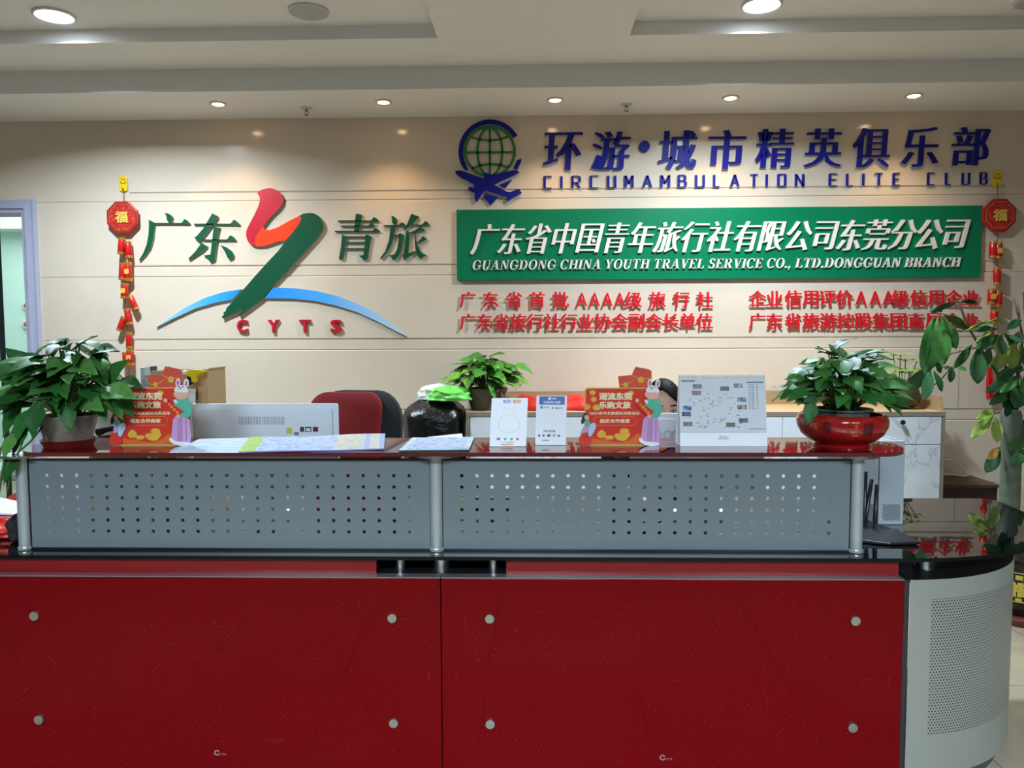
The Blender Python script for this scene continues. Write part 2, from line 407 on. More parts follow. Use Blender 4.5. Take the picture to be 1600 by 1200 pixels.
b.box(-5.6, 5.6, -3.2, NY, MZ, 3.4)
struct(b.obj('ceiling', m_ceil), 'stepped white plaster ceiling with two long lamp recesses', 'ceiling')
struct(B().box(5.6, 5.75, -3.2, 5.55, -0.02, 3.4).obj('wall_right', mat('side_wall_paint', (190, 182, 170), 0.6)), 'plain beige side wall to the right of the lobby', 'wall')
# doorway at the left, the bright room beyond it
fx0, fx1 = -3.6, -3.4968
b = B()
b.box(fx0, fx1, WY - 0.018, WY + 0.16, 0, 2.445); b.box(-5.5, fx0, WY - 0.018, WY + 0.16, 2.349, 2.445)
b.box(fx0 + 0.024, fx0 + 0.050, WY - 0.030, WY - 0.018, 0, 2.409); b.box(fx1 - 0.022, fx1 - 0.004, WY - 0.026, WY - 0.018, 0, 2.439)
b.box(-5.5, fx0 + 0.024, WY - 0.030, WY - 0.018, 2.379, 2.409)
struct(b.obj('door_1', m_frame, bevel=0.003), 'lilac grey moulded door frame at the left end of the wall', 'door frame')
b = B(); b.box(-7.6, -2.4, 9.4, 9.55, -0.02, 3.5)
struct(b.obj('wall_far', m_aqua), 'pale aqua wall of the bright room beyond the doorway', 'wall')
b = B(); b.box(-3.49, -3.34, WY + 0.15, 9.4, -0.02, 3.5); b.box(-7.7, -7.6, WY + 0.15, 9.55, -0.02, 3.5); b.box(-7.6, -5.6, WY, WY + 0.15, -0.02, 3.5)
struct(b.obj('wall_left', m_aqua), 'aqua side walls of the bright room beyond the doorway', 'wall')
b = B(); b.box(-7.7, -3.34, WY + 0.15, 9.55, 3.303, 3.5); b.box(-7.6, -3.49, 9.1, 9.4, 2.763, 3.303)
struct(b.obj('trim_2', m_ceil), 'white ceiling and beam of the bright room beyond the doorway', 'ceiling')
lamp('side_room_light', 'AREA', (-5.3, 7.9, 3.223), 64, (0.86, 1.0, 0.98), shape='RECTANGLE', size=1.9, size_y=1.9)
t = thing('door_leaf', 'dark framed glass door leaf standing open at the left edge of the doorway', 'door', (P(5, 420, WY + 0.2).x, WY + 0.25, 0))
xa, xb = P(3, 420, WY + 0.2).x, P(1, 420, WY + 1.0).x
skew = lambda b: b.move(lambda p: (p.x + xa + (xb - xa) * (p.y - WY - .2) / .8, p.y, p.z))
b = B()
b.box(-.04, 0, WY + .2, WY + .25, 0.0, 2.331); b.box(-.04, 0, WY + 0.95, WY + 1.0, 0.0, 2.331); b.box(-.04, 0, WY + .25, WY + .95, 0.0, 0.1); b.box(-.04, 0, WY + .25, WY + .95, 2.211, 2.331)
skew(b).obj('door_frame', mat('dark_door_metal', (50, 56, 58), 0.4, 0.5), t)
skew(B().box(-.024, -.016, WY + .25, WY + .95, .1, 2.211)).obj('glass_pane', mat('door_glass', (215, 240, 238), 0.05, trans=0.9, ior=1.45), t)
for (px, py), lb in (((43, 478), 'upper of two round white plates on the aqua wall beside the door frame'), ((43, 507), 'lower of two round white plates on the aqua wall beside the door frame')):
    c = P(px, py, 9.39); t = thing('wall_plate', lb, 'wall plate', c, 'round plates on the aqua wall')
    B().lathe(c, [(0.0, -0.03), (0.045, -0.03), (0.062, -0.015), (0.062, 0.0)], 28, 'y').obj('plate', m_white, t, smooth=40)
    B().lathe(c, [(0.0, -0.036), (0.03, -0.034), (0.03, -0.029)], 16, 'y').obj('emblem', mat('red_emblem', (190, 90, 70), 0.4), t)

# ------------------------------------------------------------------ ceiling fittings
m_glow_c = mat('cool_diffuser', (250, 252, 255), 0.4, emit=((225, 238, 255), 14))
m_glow_w = mat('warm_bulb', (255, 240, 220), 0.4, emit=((255, 214, 160), 20))
m_off = mat('unlit_diffuser', (176, 172, 168), 0.5)
m_ring = mat('lamp_ring', (196, 192, 188), 0.4)
def recess_lamp(px, lit, lb):
    q = PZ(px, 17.5, RZ_); c = Vector((q.x, 4.152, RZ_))
    t = thing('ceiling_lamp', lb, 'ceiling lamp', c, 'round recess lamps')
    B().lathe(c, [(0.1056, 0.0), (0.1056, -0.0096), (0.096, -0.0144), (0.0888, -0.0096), (0.0888, 0.0)], 32).obj('trim_ring', m_ring, t, smooth=40)
    B().lathe(c, [(0.0888, -0.0024), (0.0888, -0.0108), (0.06, -0.0156), (0.0, -0.0168)], 32).obj('diffuser', m_glow_c if lit else m_off, t, smooth=40)
    if lit: lamp('lamp_light', 'AREA', (0, 0, -0.027), RECESS_W, COOL, t, shape='DISK', size=0.17, spread=math.radians(150))
recess_lamp(77, True, 'lit round ceiling lamp in the left-hand recess, glowing white')
recess_lamp(483, False, 'unlit round ceiling lamp in the left-hand recess')
recess_lamp(1182, True, 'lit round ceiling lamp in the right-hand recess, glowing white')
recess_lamp(1592, False, 'unlit round ceiling lamp at the far right of the right-hand recess')
m_bulb_in = mat('lamp_cup', (215, 205, 190), 0.3, 0.6)
for i, px in enumerate((338, 600, 867, 1135, 1410)):
    q = PZ(px, 160, SZ); c = Vector((q.x, 5.04, SZ))
    t = thing('spotlight', ('warm downlight above the two green characters at the left of the wall', 'warm downlight in the soffit right above the second green character pair',
              'warm downlight above the start of the blue Chinese club name', 'warm downlight above the middle of the blue Chinese club name', 'warm downlight above the end of the blue Chinese club name')[i], 'downlight', c, 'warm wall-washing downlights')
    B().lathe(c, [(0.054, 0.0), (0.054, -0.0048), (0.0384, -0.0072), (0.036, 0.0)], 28).obj('trim_ring', m_ring, t, smooth=40)
    B().lathe(c, [(0.036, -0.0012), (0.0312, -0.006), (0.0144, -0.0144), (0.0, -0.0168)], 24).obj('bulb', m_glow_w, t, smooth=40)
    lamp('spot_beam', 'SPOT', (0, 0, -0.03), SPOT_W, WARM, t, spot_size=math.radians(112), spot_blend=0.75, shadow_soft_size=0.022)
m_brass = mat('sprinkler_metal', (120, 112, 100), 0.35, 0.9)
for px, lb in ((482, 'ceiling sprinkler between the first two downlights'), (975, 'ceiling sprinkler above the raised dot of the blue club name')):
    q = PZ(px, 172, SZ); c = Vector((q.x, 5.16, SZ)); t = thing('sprinkler', lb, 'sprinkler', c, 'fire sprinklers')
    B().lathe(c, [(0.0408, 0.0), (0.0408, -0.0036), (0.0168, -0.0084), (0.0132, -0.0084)], 20).obj('escutcheon', m_ring, t, smooth=40)
    b = B(); b.cyl(c + Vector((0, 0, -0.022)), 0.008, 0.02, 12); b.tube([c + Vector((0.008, 0, -0.02)), c + Vector((0.013, 0, -0.03)), c + Vector((0.004, 0, -0.042))], 0.002, 6)
    b.tube([c + Vector((-0.008, 0, -0.02)), c + Vector((-0.013, 0, -0.03)), c + Vector((-0.004, 0, -0.042))], 0.002, 6)
    b.lathe(c + Vector((0, 0, -0.046)), [(0.013, 0), (0.013, 0.002), (0.003, 0.005)], 16).obj('sprinkler_head', m_brass, t)

# ================================================================== RECEPTION DESK
m_redglass = speckle_mat('red_glass_panel', (101, 4, 9), 0.10, 1.2)
m_redstrip = mat('red_fascia', (120, 16, 20), 0.22, var=0.05)
m_blackglass = mat('black_glass', (7, 8, 9), 0.02, ior=2.8, var=0.05)
m_shelf = mat('wine_glass', (92, 6, 12), 0.03, ior=2.5, var=0.05)
m_greymetal = mat('grey_perforated_sheet', (130, 141, 146), 0.30, 0.45, var=0.03, scale=3)
m_rail = mat('silver_ledge', (150, 145, 145), 0.35, 0.7)
m_dark = mat('charcoal_board', (20, 21, 22), 0.45, var=0.1)
m_trim = mat('gunmetal_trim', (70, 66, 74), 0.35, 0.7)
m_curve = perforated_mat('curved_perforated_sheet', (152, 154, 146), 0.0092, 0.0026, 0.070, 0.76, 0.195, 0.640)
m_etch = mat('etched_mark', (150, 108, 110), 0.4)
m_scratch = mat('hairline_scratch', (58, 2, 5), 0.3, ior=1.1); m_scuff = mat('scuffed_glass', (106, 10, 16), 0.4, ior=1.15)
DX = -0.277
desk = thing('reception_desk', 'long red glass reception desk with grey perforated upper panels and black glass counter', 'reception desk', (DX, 2.9, 0))
ZP = 0.700
panels = []
for x0, x1, bx0, bx1, mark in ((-1.80, -0.299, -1.631, -0.455, P(346, 1186, 2.42).x), (-0.296, 1.177, -0.140, 1.024, P(1042, 1192, 2.42).x)):
    p = B().box(x0, x1, 2.42, 2.438, 0.04, ZP).obj('front_panel', m_redglass, desk, bevel=0.002)
    for bx in (bx0, bx1):
        for bz in (0.571, 0.221):
            B().lathe((bx, 2.42, bz), [(0.0, -0.009), (0.0145, -0.009), (0.0165, -0.006), (0.0165, 0.0)], 28, 'y').obj('bolt_cap', m_chrome, p, smooth=40)
    b = B(); b.prism([q for q in ellipse(mark - 0.014, 0.112, 0.0085, 0.0085)], 2.4194, 2.42); 
    bb = B()
    bb.band([(mark - 0.014 + 0.0075 * math.cos(a), 0.112 + 0.0075 * math.sin(a)) for a in [math.radians(25 + 15 * k) for k in range(22)]], 0.004, 2.4192, 2.42)
    print_text(bb, 'KTX', mark - 0.002, mark + 0.018, 0.104, 0.111, 2.4192)
    bb.obj('maker_mark', m_etch, p)
    scr = [((-4, 1117), (75, 1056)), ((300, 1057), (390, 962)), ((210, 1160), (250, 1118)), ((574, 966), (520, 1090)), ((520, 1090), (462, 1198))] if x0 < -1 else [((783, 912), (762, 1050)), ((762, 1050), (740, 1198)), ((996, 1075), (1020, 1190)), ((1146, 925), (1230, 1070)), ((1230, 1070), (1290, 1165))]
    for p0, p1 in scr:
        q0, q1 = P(*p0, 2.42), P(*p1, 2.42)
        if x0 > -1 or q0.x > x0: B().band([(q0.x, q0.z), ((q0.x + q1.x) / 2 + .004, (q0.z + q1.z) / 2), (q1.x, q1.z)], [.0006, .0016, .0006], 2.4196, 2.42).obj('scratch', m_scratch, p)
    for px, py, w_, h_ in (((428, 1157, 20, 5), (670, 1056, 3, 9)) if x0 < -1 else ((1389, 1066, 3, 9), (727, 975, 2.5, 16), (713, 1056, 4, 4))):
        q0 = P(px, py, 2.42); B().prism([(q0.x + x_, q0.z + z_) for x_, z_ in ellipse(0, 0, w_ * .002, h_ * .002, n=14)], 2.4196, 2.42).obj('scuff', m_scuff, p)
    B().box(x0, x1, 2.421, 2.46, ZP + 0.0005, ZP + 0.004).obj('silver_ledge', m_rail, desk)
for x0, x1 in ((-1.80, P(588, 885, 2.452).x), (P(791, 885, 2.452).x, 1.172)):
    B().box(x0, x1, 2.452, 2.468, ZP + 0.004, 0.7565).obj('red_fascia', m_redstrip, desk)
b = B(); b.box(-0.86, 0.30, 2.60, 2.62, 0.66, 0.756); b.box(-0.86, 0.30, 2.46, 2.62, 0.690, 0.702); b.obj('cavity_lining', m_dark, desk)
b = B(); b.box(-1.79, 1.17, 2.47, 2.49, 0.05, ZP); b.box(-1.79, 1.17, 2.47, 2.52, 0.0, 0.09); b.box(-0.30, -0.27, 2.49, 3.15, 0.0, 0.69); b.box(-1.79, -1.76, 2.49, 3.2, 0.0, 0.69); b.box(1.14, 1.17, 2.49, 3.2, 0.0, 0.69)
b.obj('carcass', m_dark, desk)
# rounded ends
def end_arc(cx, sx, r, n, a0=-90, a1=0, cy=3.0): return [(cx + sx * r * math.cos(math.radians(a0 + (a1 - a0) * k / n)), cy + r * math.sin(math.radians(a0 + (a1 - a0) * k / n))) for k in range(n + 1)]
for cx, sx in ((1.195, 1), (-1.818, -1)):
    arc = end_arc(cx, sx, 0.58, 40)
    b = B(); me_u = []
    vs = []; fs = []
    for k, (x, y) in enumerate(arc):
        vs += [(x, y, 0.06), (x, y, 0.703)]
    for k in range(40): fs.append((2 * k, 2 * k + 2, 2 * k + 3, 2 * k + 1) if sx > 0 else (2 * k, 2 * k + 1, 2 * k + 3, 2 * k + 2))
    b.add(vs, fs)
    o = b.obj('curved_end_panel', m_curve, desk)
    uvl = o.data.uv_layers.new(name='UVMap')
    for lp in o.data.loops:
        i = lp.vertex_index; uvl.data[lp.index].uv = (0.58 * math.radians(90) * (i // 2) / 40, 0.06 if i % 2 == 0 else 0.703)
    o.data.shade_smooth()
    poly = [(cx, 2.40 + 0.022)] + end_arc(cx, sx, 0.578, 40) + [(cx + sx * 0.578, 3.2), (cx, 3.2)]
    B().slab(poly, 0.693, 0.7035).obj('end_top', mat('black_end_board', (12, 12, 13), 0.35), desk)
    B().slab([(cx, 2.46)] + end_arc(cx, sx, 0.55, 30) + [(cx + sx * 0.55, 3.2), (cx, 3.2)], 0.0, 0.07).obj('plinth', mat('dark_plinth', (62, 66, 62), 0.4), desk)
    B().box(min(cx, cx - sx * 0.016), max(cx, cx - sx * 0.016), 2.424, 2.47, 0.05, 0.7).obj('end_trim', m_trim, desk)
# black glass counter with rounded wings
gp = []
def wing(cx, sx):
    pts = [(cx + sx * 0.775 * math.sin(math.radians(a)), 3.03 - 0.60 * math.cos(math.radians(a))) for a in range(0, 91, 5)]
    r = 0.05; ex, ey = cx + sx * 0.795, 3.33
    pts += [(ex - sx * r + sx * r * math.cos(math.radians(a)), ey - r + r * math.sin(math.radians(a))) for a in range(0, 91, 15)]
    return pts
gp = wing(1.18, 1) + wing(-1.80, -1)[::-1]
B().slab(gp, 0.757, 0.769, 0, 1).obj('glass_counter', [m_blackglass, mat('glass_edge', (10, 14, 16), 0.1, ior=1.4)], desk)
for px, d, r in ((690, 2.53, 0.030), (1443, 2.56, 0.035), (626, 2.50, 0.0165), (771, 2.50, 0.0165)):
    x = P(px, 888, d).x
    B().cyl((x, d, 0.702), r, 0.0548, 28).obj('standoff', m_chrome, desk, smooth=40)
m_alu = mat('satin_aluminium', (196, 204, 206), 0.36, 0.65, var=0.04, scale=40, aniso=(8, 8, 0.5))
# upper tier: posts, perforated sheets, shelf
for px in (38, 682, 1338):
    x = P(px, 790, 2.50).x
    p = B().lathe((x, 2.50, 0.769), [(0.021, 0.0), (0.021, 0.318)], 28).obj('post', m_alu, desk, smooth=40)
    B().lathe((x, 2.50, 0.769), [(0.0225, 0.0), (0.0245, 0.002), (0.0245, 0.010), (0.0225, 0.013)], 28).obj('post_collar', mat('clear_collar', (190, 196, 196), 0.15, 0.6), p, smooth=40)
    B().lathe((x, 2.50, 1.085), [(0.066, 0.0), (0.066, 0.0068)], 32).obj('shelf_disc', m_chrome, p, smooth=40)
def hole_sheet(x0, x1, z0, z1, y, hx, hz, r, n=12):
    b = B(); xs = [x0] + [(hx[i] + hx[i + 1]) / 2 for i in range(len(hx) - 1)] + [x1]; zs = [z0] + [(hz[i] + hz[i + 1]) / 2 for i in range(len(hz) - 1)] + [z1]
    for i, cx in enumerate(hx):
        for j, cz in enumerate(hz):
            a, c, e, f = xs[i], xs[i + 1], zs[j], zs[j + 1]
            ring = [(cx + r * math.cos(2 * PI * k / n + PI / 4), y, cz + r * math.sin(2 * PI * k / n + PI / 4)) for k in range(n)]
            cor = [(c, y, f), (a, y, f), (a, y, e), (c, y, e)]
            q = n // 4; fs = []
            for s_ in range(4):
                fs.append([n + s_] + [n + (s_ + 1) % 4] + [(s_ * q + t_) % n for t_ in range(q, -1, -1)])
            b.add(ring + cor, fs)
    return b
HZ = [0.832 + 0.0377 * k for k in range(6)]
for x0, x1, h0, h1 in ((P(49, 790, 2.5).x, P(672, 790, 2.5).x, P(76, 790, 2.5).x, P(640, 790, 2.5).x), (P(692.5, 790, 2.5).x, P(1327, 790, 2.5).x, P(722, 790, 2.5).x, P(1295, 790, 2.5).x)):
    hx = [h0 + (h1 - h0) * k / 24 for k in range(25)]
    o = hole_sheet(x0, x1, 0.777, 1.071, 2.497, hx, HZ, 0.0060).obj('perforated_panel', m_greymetal, desk, weld=True, solid=0.002)
    b = B(); b.box(x0 - 0.004, x1 + 0.004, 2.494, 2.512, 1.0712, 1.0755); b.box(x0 - 0.004, x0, 2.494, 2.512, 0.777, 1.0712); b.box(x1, x1 + 0.004, 2.494, 2.512, 0.777, 1.0712); b.box(x0 - 0.004, x1 + 0.004, 2.492, 2.512, 0.7697, 0.7765)
    b.obj('panel_edge', m_black, o)
sx0, sx1, sy0, sy1 = -1.74, 1.235, 2.445, 2.805
def shelf_end(cx, sgn):
    return [(cx + sgn * 0.13 * math.sin(math.radians(a)), (sy0 + sy1) / 2 - (sy1 - sy0) / 2 * math.cos(math.radians(a))) for a in range(0, 181, 9)]
B().slab(shelf_end(sx1 - 0.13, 1) + shelf_end(sx0 + 0.13, -1)[::-1], 1.092, 1.105).obj('shelf_top', m_shelf, desk)

# ================================================================== SIGNS ON THE WALL
Y1 = WY - 0.0006
m_sgreen = mat('sign_green', (14, 78, 50), 0.3, var=0.05)
m_sred = mat('sign_red', (186, 26, 44), 0.3, var=0.04)
m_sorange = mat('sign_orange', (236, 62, 22), 0.3, var=0.04)
m_slogan = mat('slogan_red', (212, 20, 38), 0.3, var=0.04)
m_blue = mat('sign_blue', (30, 34, 134), 0.42, ior=1.2, var=0.06, scale=4)
m_acryl = mat('clear_acrylic_edge', (186, 184, 186), 0.25)
m_gedge = mat('green_edge', (150, 150, 138), 0.4)
m_globe = mat('globe_green', (34, 116, 52), 0.3, var=0.05)
m_board = mat('green_board', (0, 112, 74), 0.28, var=0.03, scale=2)
m_letter = mat('cream_letter', (226, 218, 208), 0.35, var=0.02)
def px_box(x0, y0, x1, y1, d=WY):
    a, c = P(x0, y1, d), P(x1, y0, d); return (a.x, c.x, a.z, c.z)
# --- club logo
t = thing('club_logo', 'blue and green globe emblem with an airplane, above the green board', 'wall emblem', P(765, 255, WY))
def lg(pts, d=WY): return [(q.x, q.z) for q in (P(700 + x / 8, 180 + y / 8, d) for x, y in pts)]
def arcpts(cx, cy, rx, ry, a0, a1, n): return [(cx + rx * math.cos(math.radians(a0 + (a1 - a0) * k / n)), cy - ry * math.sin(math.radians(a0 + (a1 - a0) * k / n))) for k in range(n + 1)]
U8 = WY / F_PX / 8
b = B(); b.band(lg(arcpts(527, 462, 365, 372, 30, 218, 40)), [U8 * w for w in [56] * 38 + [48, 38, 26]], Y1 - 0.016, Y1, 0, 1)
b.prism(lg([(820, 668), (862, 568), (920, 552), (912, 592), (868, 690)]), Y1 - 0.016, Y1, 0, 1)
b.prism(lg([(632, 880), (806, 804), (716, 920)]), Y1 - 0.014, Y1, 0, 1); b.prism(lg([(440, 1022), (476, 985), (630, 1030), (535, 1130)]), Y1 - 0.016, Y1, 0, 1)
b.obj('orbit_ring', [m_blue, m_acryl], t)
b = B(); g = lambda pts, w: b.band(lg(pts), w * U8, Y1 - 0.013, Y1, 0, 1)
g(arcpts(525, 455, 308, 308, 0, 360, 60), 34)
g([(525, 150), (525, 740)], 30)
for s in (-1, 1): g([(525 + s * 155 * math.cos(math.radians(a)), 462 - 300 * math.sin(math.radians(a))) for a in range(-80, 81, 8)], 30)
g([(225, 470), (825, 468)], 26)
g([(290, 280), (400, 310), (525, 322), (650, 308), (760, 270)], 26); g([(300, 668), (410, 628), (525, 615), (650, 622), (760, 655)], 26)
b.obj('globe_grid', [m_globe, m_acryl], t)
pl = [(90, 712), (130, 698), (180, 705), (430, 795), (460, 790), (445, 750), (470, 725), (510, 735), (570, 760), (700, 720), (830, 695), (870, 705), (895, 722), (840, 755), (720, 810), (575, 878), (740, 965), (790, 965), (870, 930), (905, 935), (900, 955), (925, 970), (915, 985), (800, 1050), (750, 1085), (735, 1080), (735, 1035), (600, 990), (460, 950), (420, 1010), (370, 1085), (345, 1080), (335, 1045), (335, 980), (270, 955), (250, 925), (270, 903), (335, 915), (330, 875), (180, 800), (110, 750)]
B().prism(lg(pl), Y1 - 0.024, Y1 - 0.004, 0, 1).obj('airplane', [m_blue, m_acryl], t)
# --- club name
t = thing('club_name_sign', 'large raised blue Chinese characters along the top of the wall', 'wall lettering', P(1195, 235, WY))
for ch, x0, y0, x1, y1 in (('环', 849, 207.5, 909, 267), ('游', 924, 206, 984, 267), ('城', 1028, 204.5, 1089, 265.5), ('市', 1104, 203.5, 1164.5, 266), ('精', 1179, 202, 1239.5, 263.5), ('英', 1255, 201.5, 1315.5, 262.5), ('俱', 1329, 200.5, 1390.5, 263), ('乐', 1406, 199.5, 1467, 262), ('部', 1483, 199, 1545, 260)):
    b = put_glyph(B(), ch, px_box(x0, y0, x1, y1), Y1 - 0.020, Y1, 0.040, -0.005, 0.06, 0, 1); b.obj('character', [m_blue, m_acryl], t)
c = P(1006.5, 229.5, WY); B().lathe((c.x, Y1, c.z), [(0.0, -0.022), (0.037, -0.022), (0.037, 0)], 28, 'y').obj('middle_dot', m_blue, t, smooth=40)
# --- squared English capitals: strokes in a unit box, uprights heavy, level strokes thin
SQ = {'C': [[(1, 1), (0, 1), (0, 0), (1, 0)]], 'I': [[(.5, 0), (.5, 1)]], 'R': [[(0, 0), (0, 1), (.85, 1), (1, .9), (1, .55), (.85, .45), (0, .45)], [(.55, .45), (1, 0)]],
      'U': [[(0, 1), (0, 0), (1, 0), (1, 1)]], 'M': [[(0, 0), (0, 1), (.5, .35), (1, 1), (1, 0)]], 'A': [[(0, 0), (.5, 1), (1, 0)], [(.22, .36), (.78, .36)]],
      'B': [[(0, 0), (0, 1), (.8, 1), (.9, .9), (.9, .6), (.8, .53), (0, .53)], [(.8, .53), (1, .42), (1, .1), (.9, 0), (0, 0)]], 'L': [[(0, 1), (0, 0), (1, 0)]],
      'T': [[(0, 1), (1, 1)], [(.5, 1), (.5, 0)]], 'O': [[(0, 0), (0, 1), (1, 1), (1, 0), (0, 0)]], 'N': [[(0, 0), (0, 1), (1, 0), (1, 1)]], 'E': [[(1, 1), (0, 1), (0, 0), (1, 0)], [(0, .52), (.9, .52)]]}
def seg(b, a, c, tv, th, y0, y1):
    dx, dz = c[0] - a[0], c[1] - a[1]; l = math.hypot(dx, dz); k = abs(dz) / l; w = (th + (tv - th) * k) / 2
    if k > 0.15: b.prism([(a[0] - w, a[1]), (a[0] + w, a[1]), (c[0] + w, c[1]), (c[0] - w, c[1])], y0, y1, 0, 1)
    else: b.prism([(a[0], a[1] - w), (c[0], c[1] - w), (c[0], c[1] + w), (a[0], a[1] + w)], y0, y1, 0, 1)
t = thing('club_english_sign', 'thin blue English capitals under the large blue Chinese characters', 'wall lettering', P(1195, 285, WY))
for ch, x0, x1 in (('C', 849, 864), ('I', 871, 883), ('R', 892, 907.5), ('C', 921, 937), ('U', 948, 963), ('M', 975, 990), ('A', 1003, 1019), ('M', 1031, 1047), ('B', 1058, 1073), ('U', 1085, 1101), ('L', 1113, 1126), ('A', 1139.5, 1155), ('T', 1169, 1185.5), ('I', 1191, 1203), ('O', 1213, 1228), ('N', 1240.5, 1256), ('E', 1293, 1309), ('L', 1320, 1334), ('I', 1341, 1354), ('T', 1363.5, 1380), ('E', 1392.5, 1407), ('C', 1446, 1461), ('L', 1474, 1486.5), ('U', 1500, 1514.5), ('B', 1528, 1542)):
    yy = 276.0 - (x0 - 849) / 690 * 6.0; X0, X1, Z0, Z1 = px_box(x0 + 2, yy, x1 - 2, yy + 18.5); b = B()
    for st in SQ[ch]:
        q = [(X0 + a * (X1 - X0), Z0 + c * (Z1 - Z0)) for a, c in st]
        for i in range(len(q) - 1): seg(b, q[i], q[i + 1], 0.018, 0.0066, Y1 - 0.014, Y1)
    b.obj('letter', [m_blue, m_acryl], t)
# --- green company board
gx0, gx1, gz0, gz1 = px_box(713.5, 329, 1535, 437)
GY = WY - 0.028
t = thing('company_board', 'long green company board with white raised Chinese and English lettering', 'sign board', ((gx0 + gx1) / 2, GY, (gz0 + gz1) / 2))
k = lambda px, py: P(px, py, GY)
gx0, gx1 = k(713.5, 380).x, k(1534, 380).x; gz1, gz0 = (k(713.5, 328.5).z + k(1536, 320).z) / 2, (k(713.5, 439).z + k(1535, 432.5).z) / 2
B().box(gx0, gx1, GY, Y1, gz0, gz1).obj('board', m_board, t, bevel=0.002)
s = '广东省中国青年旅行社有限公司东莞分公司'; HY = GY - 0.016
for i, ch in enumerate(s):
    cx = 758.5 + (1493.5 - 758.5) * i / 18; cy = 373.8 - 8.4 * i / 18; c = P(cx, cy, HY)
    v = heavy(ch, .03, -.012)[0]; w = (max(p[0] for p in v) - min(p[0] for p in v)); h = (max(p[1] for p in v) - min(p[1] for p in v))
    sw, sh = w * 0.1776, h * 0.2304
    put_glyph(B(), ch, (c.x - sw / 2, c.x + sw / 2, c.z - sh / 2, c.z + sh / 2), HY, GY - 0.0005, 0.034, -0.012, 0.24).obj('character', m_letter, t)
